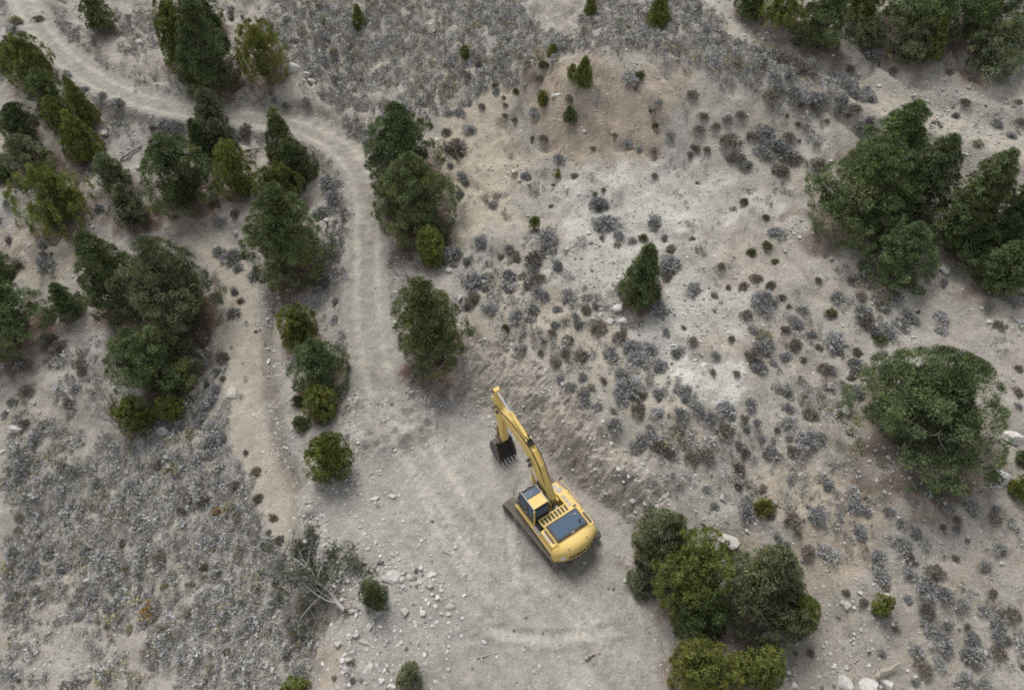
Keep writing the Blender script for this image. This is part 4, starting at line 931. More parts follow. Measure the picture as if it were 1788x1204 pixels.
FINE = {k: [mesh_np('shrub', *(lambda q: (q[0], q[1], M_BRUSH, np.repeat(q[2], 3, 0)))(shrub_mesh('shrub', k, rs_, 95, 11, 3 + (j % 3), .72 + .06 * (j % 4) if k in 'sb' else 1.0))) for j in range(7)] for k in 'sbygo'}
COARSE = {k: [shrub_mesh('shrub', k, rs_, 20, 5, 2 + j % 3) for j in range(9)] for k in 'sbyg'}

REG = {1: (0, 0), 2: (600, 0), 3: (1188, 0), 4: (0, 400), 5: (600, 400), 6: (1188, 400), 7: (0, 800), 8: (600, 800), 9: (1188, 800)}
SHRUBS = {  # per ninth of the photo: x, y, width (enlarged 2.98 times), kind s when not given
1: "200,95,60b 215,65,40 110,170,60 70,150,60 80,100,90y 345,380,70 440,460,60 530,490,60 615,520,100 710,475,35 625,635,35 685,725,40 740,660,40 850,630,100 910,640,90 800,600,30 1280,660,90b 1240,700,60 800,660,60b 640,330,40 730,380,40 1430,510,60 1490,540,60 1590,520,60 1410,120,60 1340,45,50 1200,40,60 1210,100,40b 1260,85,30b 1480,160,50 1530,205,60 1680,90,80y 1690,190,80 1740,260,80y 1660,30,60b 1710,40,60 1500,100,60 1750,310,80 1740,400,70 520,1080,70 30,1050,50 90,1150,40 1650,850,80 1700,930,110 1730,1010,120 1680,1100,90 1140,1140,90 1220,1110,60b 940,730,80 920,700,50y",
2: "655,660,80 590,755,150b 610,800,50b 540,820,50 560,855,50 620,900,80 640,945,60 610,1000,70 780,1060,60 850,1010,50 875,805,45 1130,820,80 720,550,50b 660,540,40 890,620,40b 840,545,35b 830,505,30b 1180,510,60b 1210,690,50 1040,710,70b 985,715,35b 1290,910,50 1325,1045,140 1310,1010,40b 1355,985,40b 1370,1150,150 1620,1150,100 1080,1070,35b 950,910,70 1040,880,50 1090,960,30b 1200,910,60 1480,400,110 1540,390,70g 1010,400,80b 1600,570,50b 1640,530,50 1700,690,80 1620,650,50g 1480,740,60 1540,770,60 1300,770,40b 1615,785,40b 1410,700,40b 700,335,60b 640,380,90b 1615,910,50b 535,680,60b 700,470,40 790,475,60 840,600,40b 955,760,30 680,1050,30 1010,940,40 785,440,40g 900,475,50g 1000,590,70 990,570,50 560,460,60 600,580,80 540,580,80 1040,330,80g 960,320,60y",
3: "85,60,40b 130,150,60 215,175,50b 290,210,60 410,265,80 290,320,60y 330,350,60y 440,300,50y 530,295,120b 640,350,140b 430,340,60 480,370,100 560,390,80 520,440,80 600,470,150 680,500,120 880,460,80 910,490,90 985,500,90 900,550,80b 820,570,70 870,600,40b 630,545,45b 500,450,60y 470,490,100b 690,540,80b 740,500,80 920,650,80 985,625,70 610,640,40b 760,625,30b 555,600,30b 450,680,120 490,720,130 420,770,120 540,760,150 560,700,80b 370,700,80b 250,720,120b 600,820,80b 710,840,110b 520,860,130b 300,810,100b 340,850,80 260,830,60b 75,765,60b 140,770,60b 50,800,40b 95,665,70b 180,650,60b 120,600,60b 240,610,80 310,590,70b 60,490,80b 330,1045,60g 440,1125,50g 205,1090,25 310,1115,25 180,1130,20 165,1180,25 85,950,30b 875,350,70b 1110,360,50b 1400,370,60b 1485,530,60b 1535,650,50 1595,590,35 1420,720,60b 1545,740,60y 1725,700,60 1730,770,35 1640,630,80 1760,530,50b 1770,630,60b 1430,600,60 1000,270,90 830,510,90",
4: "225,80,60 250,170,120 230,130,60y 400,65,60 50,50,70 80,160,60 175,200,25 270,125,20b 1080,255,80 1145,270,50 1135,105,80 1200,130,110 1240,190,60 1330,235,80 1205,425,90 1250,370,40b 1225,320,60 1275,485,45 1330,530,25b 1210,610,35 1160,660,80b 1130,735,70 1160,770,40b 1275,770,50 1080,800,60 1120,830,80 1100,880,120 1060,910,100 1260,860,50 370,890,90b 400,825,60 130,830,100b 110,700,60 430,690,100b 420,735,50b 300,610,120b 260,560,120b 130,1005,60b 180,1090,100 1400,625,50 1635,375,50 1740,460,70 1750,370,60 1690,280,80 1740,210,80 1700,100,100 1640,160,80 1280,1160,40b 990,870,40g 1190,940,50 60,890,80 30,960,60 950,1000,90 1000,1050,90y 1040,1000,80 1110,1010,100 1160,1080,110 1090,1100,120",
5: "575,100,130 720,50,110 860,90,90 905,145,70b 825,140,50b 770,110,50 1000,140,120b 1060,30,110 1050,90,100 700,260,160 850,225,90 760,240,60y 1000,200,80 1110,185,90 930,240,60y 1020,245,90b 955,285,70b 1010,310,80 1040,345,70 1180,340,100 670,355,100b 645,400,60b 775,390,110 910,360,45 890,440,100 985,410,80 960,470,60 1110,415,75 1210,450,60 1260,415,70b 1310,395,50b 1220,490,80 1320,500,140b 850,513,65g 1100,495,60 1085,535,50b 1170,565,70b 1040,575,50b 935,610,80 1090,600,40 1030,645,50b 1160,640,60b 1230,640,110b 1105,685,70b 1380,635,110 1450,550,130b 1500,600,100 1590,600,90 1530,660,130 1640,700,120 1450,740,100 1135,765,80 1240,760,70 1180,810,80 1250,830,100 1290,810,60y 1355,780,50b 1500,790,180 1440,850,120 1555,860,60b 1640,850,90 1750,820,100 1770,880,80 1530,915,110b 1630,935,90 1250,880,90 1400,940,50y 1400,1000,110 1320,920,60 1730,640,80 1680,530,50 1640,390,140 1680,230,80b 1690,160,140 1700,95,70y 1560,40,60g 1500,55,60 1420,70,50y 1340,40,40b 1430,20,80 1670,40,60 1590,1020,60 1610,1060,60 1690,1060,40 1740,1030,80b 1640,1120,100b 1760,960,100 1770,510,40b 640,160,80 575,180,60 1560,1090,90 1700,1160,80b 1520,1120,90 860,320,60 740,310,70",
6: "60,45,40b 130,65,40 445,75,65g 370,120,60g 490,165,50g 490,10,100 215,190,60b 250,190,40 70,290,120 180,340,50 185,285,40 245,300,40b 330,290,70b 395,250,70b 470,285,60b 420,340,130 420,390,110 345,440,80b 525,350,50b 560,395,35b 720,265,50b 805,340,110 945,340,70b 890,255,80b 645,415,80 785,425,80g 940,405,130 960,470,120b 1070,415,60 1170,420,80 1210,460,80 1350,440,90 1235,425,30b 1350,520,70 1110,485,60 1095,530,80 1040,560,90g 1020,525,80 600,475,80 545,520,70b 460,495,40 380,510,70 430,540,110y 430,590,130 680,545,60 720,610,50b 800,550,150 820,620,70 915,575,35 920,630,60b 600,595,100b 550,660,70 660,630,40 640,675,45b 545,700,50 520,730,40 740,710,90b 790,720,60 900,680,110 900,735,80 890,770,50b 975,730,70 1080,720,130 1060,640,60 1135,650,60 1025,655,50 575,770,30 560,835,90 990,790,70 930,830,110 870,860,80 170,740,45b 290,745,50b 120,745,40 65,580,80b 185,650,70 265,565,50b 370,650,120b 410,710,110 480,690,60 360,890,90 240,920,120 30,840,80 90,910,100 20,960,70 140,970,90 270,970,60 335,985,60b 400,1000,60 240,1035,120b 345,1035,60 420,1080,50 500,960,40 550,920,70 500,1040,50b 560,1000,100 670,950,110b 650,1070,150 730,1075,80 570,1080,60 300,1110,60 370,1110,40 460,1140,120 335,1155,70b 580,1145,80b 60,1165,100b 130,1165,110b 20,1030,50 1760,720,50b 1760,840,60b 1760,910,50 1690,625,30 1665,660,30 1720,580,30 1600,390,60 1740,380,70 1370,265,60 1650,490,80b",
7: "835,495,110b 770,780,110o 800,830,60y 1200,245,100y 1130,270,55o 980,200,80b 1060,200,90b 950,270,70b 660,560,60y 1060,555,55b 1340,205,70b 1335,60,70b 1420,300,60b 1460,410,70b 1405,235,30 1400,380,35b 200,385,60y 90,370,60y 70,1110,70 385,1160,40b 330,1165,30b 460,1160,30 100,1150,30b 380,1075,25 430,1115,25 270,950,25 640,440,60b 1130,110,90 1230,140,80b 820,30,70b 880,50,80y 620,190,60y 100,300,60y 990,650,60y 860,660,60y 980,800,60y 1150,880,70y 1430,640,60b 1340,660,60b 1190,1000,60b 1100,1080,70y 800,1060,70 960,1000,120 1550,1080,110 1500,1010,90 1740,1140,40b 850,860,70y 680,880,60y 560,860,50y 540,1020,40 670,130,80 500,110,90 380,60,90 250,90,90 120,60,100 60,480,90 250,470,100 180,560,90 330,560,90 450,470,90 600,650,90 480,700,100 180,680,90 60,700,90 420,800,90 560,760,90",
8: "40,1060,50b 50,1150,45b",
9: "310,45,80b 410,90,50 430,150,50b 570,100,60 300,140,60b 135,155,60 180,240,60 340,250,130 470,285,60b 580,305,120b 650,240,50 700,280,130 825,275,60 820,185,50 775,135,90 910,240,110 970,265,80 970,205,40b 1085,270,70 1060,195,40 940,370,100 610,375,40b 510,400,60 660,470,100b 750,480,120 855,505,50 545,440,60 1020,495,100 1040,580,120 955,660,45 1020,665,50 1070,660,60b 1180,720,60 860,690,45b 1190,515,80b 1200,590,80 1310,570,120b 1290,650,140 1370,680,110 1160,430,110 1220,380,80 1270,430,70 1150,335,70 1370,350,50b 1430,360,60 1440,315,50b 1310,375,35 1430,515,55b 1590,545,70 1590,465,50 1660,455,90 1520,240,90 1640,300,90b 1640,260,60 1490,425,30b 1630,690,60b 1450,745,90 1410,800,40 1280,780,90b 1270,840,100 1340,920,130 1220,980,80 1390,980,90 1390,860,70 1490,870,50b 1570,770,90 1640,850,90 1660,920,100 1705,940,60b 1730,800,90b 1510,920,100 1530,1010,160 1480,1000,80 1660,1000,100b 1260,1080,110b 1340,1050,80 1050,1000,55 985,1005,25b 680,1005,50b 600,1010,30b 1120,880,45b 1220,1160,60 1480,1160,130 1580,1170,90 1600,1080,30 1780,1080,40b 1350,230,60 1310,190,60 1400,260,60 350,210,80 950,740,60b"}
rows = []
for k, txt in SHRUBS.items():
    for t in txt.split():
        kd = t[-1] if t[-1].isalpha() else 's'; x, y, w_ = (float(q) for q in t.rstrip('sbygo').split(','))
        rows.append((REG[k][0] + x / 2.98, REG[k][1] + y / 2.98, w_ / 2.98, kd))
pxs = np.array([q[0] for q in rows]); pys = np.array([q[1] for q in rows]); pws = np.array([q[2] for q in rows])
sg = ground_at(pxs, pys + .18 * pws); _, _, sdep = proj(sg); srad = pws / 2 / (FPX / sdep)
NAMES = {'s': ('sagebrush', 'grey sagebrush', 'grey sagebrush on the dry slopes'), 'b': ('dry_shrub', 'brown dry shrub', 'brown dry shrubs'), 'y': ('rabbitbrush', 'yellow-green rabbitbrush', 'yellow-green rabbitbrush'),
         'g': ('green_shrub', 'low green shrub', 'low green shrubs'), 'o': ('rabbitbrush', 'orange-tipped rabbitbrush', 'yellow-green rabbitbrush')}
order = np.argsort(-pws); cnt = {}; loose = []
for i in order:
    px, py, pw, kd = rows[i]; cnt[kd] = cnt.get(kd, 0) + 1
    if cnt[kd] > 298: loose.append(i); continue
    nm, looks, grp = NAMES[kd]
    o = link(nm, FINE[kd][int(rng.integers(7))]); R_ = srad[i] * 1.12
    o.location = (*sg[i][:2], sg[i][2] - .02); o.rotation_euler = (0, 0, rng.uniform(0, 6.28)); o.scale = (R_ * rng.uniform(.9, 1.15), R_ * rng.uniform(.85, 1.1), min(R_, .2 + .6 * R_) * rng.uniform(.8, 1.05))
    tag(o, None, 'shrub', grp)
    by_place(o, ('small ' if pw < 17 else 'large ' if pw > 33 else '') + looks, px, py)

# dense brush between them, beyond counting
def in_view(P, margin=60):
    u, v, d = proj(P); return (u > -margin) & (u < 1788 + margin) & (v > -margin) & (v < 1204 + margin)
tree_clear = np.zeros_like(ZF)
for (bx, by, _), R_ in zip(tg, TR):
    i0, i1 = np.searchsorted(gx, [bx - R_, bx + R_]); j0, j1 = np.searchsorted(gy, [by - R_, by + R_])
    q = np.hypot(XX[j0:j1, i0:i1] - bx, YY[j0:j1, i0:i1] - by); tree_clear[j0:j1, i0:i1] = np.maximum(tree_clear[j0:j1, i0:i1], q < .85 * R_)
BZONES = [  # polygon in the photo, cover, share of brown, share of yellow
 ([(0,735),(120,745),(200,775),(330,690),(415,735),(425,800),(470,900),(505,960),(500,1040),(560,1110),(540,1215),(330,1215),(230,1090),(0,1050)], .80, .06, .12),
 ([(440,70),(500,-30),(870,-30),(990,60),(960,110),(840,170),(760,205),(690,195),(600,190),(540,150),(500,100)], .75, .10, .16),
 ([(980,70),(1060,-30),(1190,-10),(1290,70),(1420,110),(1530,160),(1500,185),(1380,190),(1240,150),(1150,90),(1040,90)], .80, .10, .08),
 ([(1300,215),(1390,210),(1450,290),(1300,300),(1255,270)], .45, .5, 0),
 ([(548,275),(612,280),(612,480),(560,510),(572,400)], .62, .12, .03), ([(590,200),(680,200),(630,270),(590,235)], .6, .1, .1),
 ([(780,430),(960,400),(1000,500),(1090,560),(1180,660),(1280,720),(1330,640),(1310,560),(1330,480),(1480,480),(1620,540),(1500,700),(1500,830),(1180,870),(1060,730),(960,640),(860,580)], .42, .25, .05),
 ([(1040,340),(1170,350),(1160,420),(1060,430)], .35, .15, .05),
 ([(1290,850),(1480,850),(1788,880),(1788,1215),(1640,1215),(1560,1100),(1440,960),(1330,930)], .36, .25, .02),
 ([(0,1050),(230,1090),(330,1215),(0,1215)], .42, .25, .1), ([(190,20),(265,10),(270,120),(200,90)], .5, .25, 0), ([(320,60),(300,180),(240,150)], .2, .4, 0),
 ([(330,600),(400,640),(410,720),(340,720)], .4, .3, .05), ([(0,620),(180,580),(190,720),(60,740),(0,730)], .22, .35, .03),
 ([(500,880),(530,960),(570,1120),(520,1120),(470,960)], .35, .35, .05), ([(660,420),(720,430),(700,480),(670,470)], .5, .5, 0),
 ([(1560,560),(1788,520),(1788,760),(1750,700)], .10, .4, 0), ([(1480,760),(1600,830),(1700,850),(1560,880)], .4, .35, 0),
 ([(930,230),(1200,140),(1240,210),(1200,290),(1000,280)], .12, .5, .02), ([(820,220),(950,230),(980,330),(880,400),(800,330)], .06, .6, .02),
 ([(960,330),(1390,310),(1390,400),(1060,520)], .05, .4, .05), ([(1420,20),(1788,120),(1788,290),(1560,190)], .10, .45, 0),
 ([(440,300),(600,500),(600,690),(480,690),(450,520)], .12, .3, .03), ([(150,140),(330,210),(330,300),(180,290)], .10, .4, .03), ([(0,0),(150,40),(130,70),(20,70)], .15, .4, .1), ([(0,380),(420,400),(400,470),(130,480)], .07, .35, .05)]
blk = np.maximum.reduce([pad_m, road_m * .9, path_m * .85, bank_m, tree_clear])
pts = []
rb_ = np.random.default_rng(77)
for poly, cover, fb, fy in BZONES:
    P = wpoly(poly, ZF); x0, y0 = P.min(0); x1, y1 = P.max(0); st = .40 if cover > .5 else .42
    u, v = np.meshgrid(np.arange(x0, x1, st), np.arange(y0, y1, st)); u = (u + rb_.uniform(-.3, .3, u.shape)).ravel(); v = (v + rb_.uniform(-.3, .3, v.shape)).ravel()
    sd = poly_sd(u, v, P) + 1.6 * fbm(u, v, 2.5, 3, 7)
    cl = .5 + .9 * fbm(u, v, 2.6, 3, 8) + .5 * fbm(u, v, .9, 2, 9)
    k = (sd < 0) & (cl > .88 - cover) & (rb_.uniform(size=u.shape) < .6 + .5 * cover) & (bil(blk, u, v, X0, Y0, STEP) < .35) & (u > X0 + 2) & (u < X1 - 2) & (v < Y1 - 2)
    u, v = u[k], v[k]; kk = rb_.uniform(size=len(u)); pts.append(np.c_[u, v, np.where(kk < fb, 1, np.where(kk < fb + fy, 2, 0)), np.clip(rb_.lognormal(-.88 if cover > .5 else -1.02, .42, len(u)), .16, .9)])
k = rb_.integers(len(road), size=3200); a = rb_.uniform(0, 6.28, 3200); q = rb_.uniform(0, 3.4, 3200); u, v = road[k, 0] + q * np.cos(a), road[k, 1] + q * np.sin(a)
k = (bil(rd, u, v, X0, Y0, STEP) > 1.75) & (fbm(u, v, 2.0, 3, 14) > -.02) & (bil(blk, u, v, X0, Y0, STEP) < .35); u, v = u[k][:420], v[k][:420]
pts.append(np.c_[u, v, np.where(rb_.uniform(size=len(u)) < .3, 1, 0), np.clip(rb_.lognormal(-1.25, .4, len(u)), .14, .6)])
pts = np.vstack(pts)
ind = np.array([sg[i][:2] for i in order if i not in set(loose)]); indr = np.array([srad[i] for i in order if i not in set(loose)])
ok = np.ones(len(pts), bool)
for (a, b), R_ in zip(ind, indr): ok &= np.hypot(pts[:, 0] - a, pts[:, 1] - b) > R_ * .9
pts = pts[ok]; z = hgt(pts[:, 0], pts[:, 1]); pts = pts[in_view(np.c_[pts[:, :2], z])]
extra = np.array([(*sg[i][:2], {'s': 0, 'b': 1, 'y': 2, 'g': 3, 'o': 2}[rows[i][3]], srad[i] * 1.1) for i in loose]).reshape(-1, 4)
pts = np.vstack([pts, extra])
# scattered small dry tufts over the open ground
N = 6200; u = rb_.uniform(-75, 75, N * 5); v = rb_.uniform(8, 100, N * 5)
k = (bil(np.maximum.reduce([pad_m, road_m * .8, path_m * .7, bank_m * .8, tree_clear]), u, v, X0, Y0, STEP) < .4 * rb_.uniform(.5, 1.2, N * 5)) & (fbm(u, v, 4, 3, 12) > -.15) & in_view(np.c_[u, v, hgt(u, v)], 20)
u, v = u[k][:N], v[k][:N]
tuft = np.c_[u, v, np.where(rb_.uniform(size=len(u)) < .62, 1, 0), np.clip(rb_.lognormal(-1.95, .42, len(u)), .07, .34)]
def join(name, data, rows_, label, ct):
    Vs = []; Cs = []
    for x, y, kd, R_ in rows_:
        V, F, cl = data['sbyg'[int(kd)]][int(rb_.integers(len(data['s'])))]
        a = rb_.uniform(0, 6.28); c_, s_2 = math.cos(a), math.sin(a)
        W_ = np.empty_like(V); W_[:, 0] = (V[:, 0] * c_ - V[:, 1] * s_2) * R_ + x; W_[:, 1] = (V[:, 0] * s_2 + V[:, 1] * c_) * R_ + y; W_[:, 2] = V[:, 2] * R_ * rb_.uniform(.75, 1.05)
        Vs.append(W_); Cs.append(np.repeat(cl * rb_.uniform(.78, 1.2), 3, 0))
    V = np.vstack(Vs); cs = np.repeat(rows_[:, 0], [len(q) for q in Vs]); cy = np.repeat(rows_[:, 1], [len(q) for q in Vs]); V[:, 2] += hgt(cs, cy) - .01
    me = mesh_np(name, V, np.arange(len(V)).reshape(-1, 3), M_BRUSH, np.vstack(Cs)); return tag(link(name, me), label, ct, kind='stuff')
TINY = {k: [shrub_mesh('tuft', k, rs_, 7, 4, 1) for j in range(5)] for k in 'sbyg'}
join('sagebrush_cover', COARSE, pts, 'dense grey brush covering the slopes between the larger shrubs', 'brush')
join('dry_grass', TINY, tuft, 'small dry grass tufts dotted over the bare soil', 'dry grass')

# ------------------------------------------------------------------ stones
def rock_mesh(r, sub=2, flat=.65):
    bm = bmesh.new(); bmesh.ops.create_icosphere(bm, subdivisions=sub, radius=1.0)
    V = np.array([v.co for v in bm.verts]); F = np.array([[v.index for v in f.verts] for f in bm.faces]); bm.free()
    for _ in range(13):                                  # slice off facets
        d = unit(r.normal(size=3)); h = r.uniform(.42, .82); q = V @ d; V = V - np.outer(np.maximum(0, q - h), d) * .97
    V *= r.uniform(.8, 1.15, 3) * [1, .8, flat]; V *= 1.12; V += .012 * r.normal(size=V.shape)
    return V, F
rr_ = np.random.default_rng(5)
ROCKS = [mesh_np('rock', *rock_mesh(rr_, 2), M_STONE) for _ in range(9)]
BOULDERS = [ # x, y, width, height in the photo, label when it has a clear one of its own
 (1268,940,38,36,'white angular boulder behind the tree clump by the machine'),(1480,1055,18,20,'white pointed rock left of the little upright juniper'),(1768,760,44,30,'rounded white boulder cut by the right edge'),
 (1745,832,52,48,'big broken white boulder near the right edge'),(1648,466,20,28,'tall white boulder beside the smaller pinyon of the right clump'),(1750,982,14,8,'small bright white stone alone near the right edge'),
 (1335,1106,20,18,'white rock at the foot of the broad grey-green pinyon'),(1333,1127,16,10,'pale rock just below the white one under the clump'),(1475,1186,26,34,'tan weathered slab standing at the bottom edge'),
 (1518,1192,30,30,'pale slab leaning under the grey post at the bottom edge'),(1548,1190,26,32,'grey-white slab right of the leaning grey post'),(1387,1192,14,26,'narrow white slab at the bottom edge right of the clump'),
 (1077,536,31,26,'largest pale boulder under the lone cone-shaped conifer'),(1066,558,21,15,'white oval boulder lowest under the cone-shaped conifer'),(1088,558,21,18,None),(1049,548,10,10,None),(1095,571,8,8,None),
 (1447,672,24,14,'flat pale slab left of the huge wide pinyon'),(1475,712,22,24,'grey ribbed slab beside the huge wide pinyon'),(803,517,13,20,'white upright rock right of the ragged pinyon'),(785,472,16,14,None),
 (898,298,13,16,'white rock at the head of the rubble'),(907,315,11,10,None),(991,328,12,15,'leaf-shaped white rock on the pale rubble'),(512,118,34,20,'broad tan outcrop right of the pale juniper'),(535,128,22,18,'lower lobe of the tan outcrop'),
 (545,140,16,16,None),(145,36,14,14,None),(160,56,24,12,'flat tan rock below the small dark pinyon'),(193,38,18,16,None),(258,62,16,10,'white slab left of the tall clump above the road'),(243,72,18,9,None),(212,52,8,8,None),
 (184,231,13,18,'white slab tilted beside the left-edge grove'),(243,292,15,13,'square white rock under the pale fallen log'),(322,265,14,10,None),(466,255,18,8,'flat pale rock inside the road bend'),(570,382,13,11,None),(414,406,15,16,'round pale rock left of the big dark pinyon'),(428,425,10,8,None),
 (405,684,18,26,'brown boulder standing beside the sandy path'),(330,671,14,13,'round tan rock at the right of the dense pinyon'),(283,748,26,24,'tan boulder below the little juniper tuft'),(350,613,16,9,'flat white rock under the big pinyon pair'),(360,590,7,8,None),(470,628,11,14,None),(479,612,8,8,None),(490,646,7,7,None),
 (532,697,9,16,'tan upright rock between the small junipers'),(487,519,9,7,None),(502,506,7,7,None),(32,750,34,10,'long white slab at the left edge above sagebrush'),(6,786,12,12,None),(68,718,10,10,None),(443,724,8,8,None),
 (643,1162,17,42,'long white boulder standing at the bottom left of the pad'),(660,1066,21,18,'white boulder touching the dark bush on the pad'),(645,1091,16,17,'round white boulder below the dark bush'),(622,1103,14,22,'white boulder left of the round one below the bush'),(634,1118,16,12,None),(590,1121,17,18,'white boulder below the fallen dead tree'),
 (609,1107,10,10,None),(611,1120,8,14,None),(600,1045,15,12,'white rock on the right of the fallen dead trunk'),(585,1022,15,10,None),(596,1032,10,8,None),(616,1066,14,10,None),(630,1070,10,8,None),(622,1094,9,8,None),
 (682,1005,32,26,'widest flat boulder bedded in the pad'),(703,1010,11,14,None),(716,1005,10,14,None),(735,989,12,13,None),(754,1002,14,16,None),(751,1021,14,13,None),(738,1023,9,12,None),(764,1041,13,17,None),(754,1036,10,10,None),(749,1052,11,14,None),(761,1057,14,14,None),(771,1070,10,8,None),
 (738,1066,16,20,None),(788,1056,18,14,None),(783,1070,12,12,None),(706,1066,22,22,'half-buried round boulder in the pad'),(742,995,8,8,None),(693,964,8,8,None),(704,909,8,8,None),(656,946,11,13,None),(643,957,16,10,None),(752,968,7,6,None),(707,980,10,8,None),
 (654,869,19,13,None),(683,865,15,11,None),(630,918,11,13,None),(787,1100,9,20,'slim pale slab in the pad right of the rock cluster'),(755,1092,10,10,None),(725,1085,10,14,None),(672,1168,10,9,None),(664,1185,9,9,None),(692,1184,14,15,None),(684,1196,16,10,None),(676,1160,8,8,None),(742,1140,7,12,None),(762,1188,10,10,None),(811,1038,8,7,None),
 (841,1149,6,14,None),(892,1011,6,5,None),(615,822,12,10,None),(626,843,10,9,None),(607,855,11,9,None),(612,802,9,9,None),(605,836,8,8,None),(598,998,10,8,None),(590,980,9,8,None),(541,1163,18,14,'white rock in sagebrush at the bottom left'),(573,1166,7,7,None),(462,1158,14,24,'white upright rock on the brushy slope at the bottom'),(476,1166,10,10,None),(446,1196,12,14,None),
 (464,1105,12,10,None),(430,1125,8,12,None),(497,1124,10,12,None),(252,944,9,9,None),(180,908,12,10,None),(205,880,7,7,None),(397,1012,11,9,None),(757,745,7,7,None),(752,43,7,8,None),(665,10,10,10,None),(758,52,9,12,None),(969,166,17,11,'white flat rock up left of the dark ball bush'),(1140,188,8,8,None),(1021,228,8,8,None),(847,590,9,8,None),(911,575,8,7,None),
 (1110,580,9,8,None),(1535,150,14,7,'white stone on the pale track'),(1596,165,13,6,None),(1455,96,9,5,None),(1693,70,16,10,'white rock under the top-right woods'),(1666,70,6,5,None),(1755,97,16,12,None),(1785,105,8,9,None),(1498,130,10,6,None),(1675,447,7,7,None),(1677,460,9,8,None),(1693,459,12,7,None),(1620,176,8,6,None),(1663,202,8,8,None),(1452,281,10,8,None),
 (1230,635,12,18,'white pointed stone on the white soil patch'),(1215,628,14,8,None),(1337,611,7,6,None),(1318,612,7,6,None),(1400,655,8,6,None),(1406,720,7,6,None),(1560,886,6,9,None),(1713,926,5,6,None),(1533,700,14,12,None),(1230,905,9,8,None),(1304,924,6,7,None),(1503,1098,8,8,None),(1535,1086,8,8,None),(1450,1140,8,9,None),(1455,1163,12,8,None),(1605,1103,6,5,None),(1608,1138,14,16,'pale rock in sagebrush at the bottom right'),(1690,928,5,5,None),(1697,953,4,4,None),(1558,822,8,7,None),(1580,820,9,8,None),(1728,562,14,10,'pale broken slab above the huge wide pinyon'),(1752,568,10,9,None),
 (1400,700,7,5,None),(1372,404,7,14,None),(1386,407,7,9,None),(1190,652,9,7,None),(1127,800,8,7,None),(1040,818,12,7,None),(1160,830,8,7,None),(1090,880,9,9,None),(880,955,6,5,None),(1001,690,6,5,None)]
bw = np.array([b[:4] for b in BOULDERS], float); bgp = ground_at(bw[:, 0], bw[:, 1] + .15 * bw[:, 3]); _, _, bd = proj(bgp); bs = FPX / bd
for k, (x, y, w_, h_, lab) in enumerate(BOULDERS):
    o = link('boulder' if w_ > 15 else 'rock', ROCKS[int(rr_.integers(9))]); R_ = w_ / 2 / bs[k] * 1.08; Hh = max(.55, min(1.5, h_ / w_)) * R_
    o.location = (*bgp[k][:2], bgp[k][2] + .12 * Hh); o.rotation_euler = (rr_.uniform(-.25, .25), rr_.uniform(-.25, .25), rr_.uniform(-.5, .5) + (math.pi if rr_.uniform() < .5 else 0))
    o.scale = (R_, Hh * 1.15, R_ * .5 + Hh * .55)
    tag(o, lab, 'rock', 'pale rocks scattered on the ground')
    if not lab: by_place(o, ('small ' if w_ < 9 else 'modest ' if w_ < 11 else 'mid-sized ' if w_ < 15 else '') + 'pale rock', x, y)
# rubble and gravel, beyond counting
def scatter(name, n, size, sig, weight, seed, sub, label, ct, mx):
    r = np.random.default_rng(seed); shapes = []
    for _ in range(6):
        if sub: shapes.append(rock_mesh(r, 1))
        else:
            V = np.array([(1, 0, 0), (-1, 0, 0), (0, 1, 0), (0, -1, 0), (0, 0, .7), (0, 0, -.5)], float) * r.uniform(.6, 1.1, (6, 1)); shapes.append((V, np.array([(0, 2, 4), (2, 1, 4), (1, 3, 4), (3, 0, 4), (2, 0, 5), (1, 2, 5), (3, 1, 5), (0, 3, 5)])))
    P = np.zeros((0, 2))
    while len(P) < n:
        c_ = np.c_[r.uniform(-75, 75, n * 4), r.uniform(8, 100, n * 4)]
        c_ = c_[r.uniform(size=len(c_)) < bil(weight, c_[:, 0], c_[:, 1], X0, Y0, STEP)]
        P = np.vstack([P, c_[in_view(np.c_[c_, hgt(c_[:, 0], c_[:, 1])], 20)]])
    P = P[:n]; S = np.clip(r.lognormal(math.log(size), sig, n), size * .5, mx); sh = r.integers(6, size=n); a = r.uniform(0, 6.28, n)
    Vs, Fs, Cs, off = [], [], [], 0
    z_ = hgt(P[:, 0], P[:, 1]); tone = np.where(r.uniform(size=n) < .16, r.uniform(.14, .25, n), r.uniform(.34, .62, n))
    for q in range(6):
        m = np.where(sh == q)[0]; V, F = shapes[q]; ca, sa = np.cos(a[m])[:, None], np.sin(a[m])[:, None]
        W_ = np.stack([(V[:, 0] * ca - V[:, 1] * sa) * S[m, None] + P[m, 0, None], (V[:, 0] * sa + V[:, 1] * ca) * S[m, None] + P[m, 1, None], V[:, 2] * S[m, None] * .8 + z_[m, None] + .15 * S[m, None]], -1)
        Vs.append(W_.reshape(-1, 3)); Fs.append((F[None] + off + np.arange(len(m))[:, None, None] * len(V)).reshape(-1, 3)); off += len(m) * len(V)
        Cs.append(np.repeat(tone[m, None] * np.array([1, .96, .9]), len(V), 0))
    tag(link(name, mesh_np(name, np.vstack(Vs), np.vstack(Fs), M_BRUSH, np.vstack(Cs))), label, ct, kind='stuff')
den = (.10 + .55 * stony) * (1 - .75 * road_m) * (1 - .7 * path_m) * (1 - .6 * pad_m); den = np.clip(den + .6 * edge + .15 * bank_m, 0, 1)
scatter('gravel', 21000, .055, .35, den, 3, 0, 'loose pale gravel strewn over the soil', 'gravel', .15)
dr_ = np.clip(.03 + .75 * edge + .25 * np.clip(stony - .55, 0, 1) + .30 * bank_m + .15 * mound, 0, 1) * (1 - .9 * road_m) * (1 - .9 * path_m)
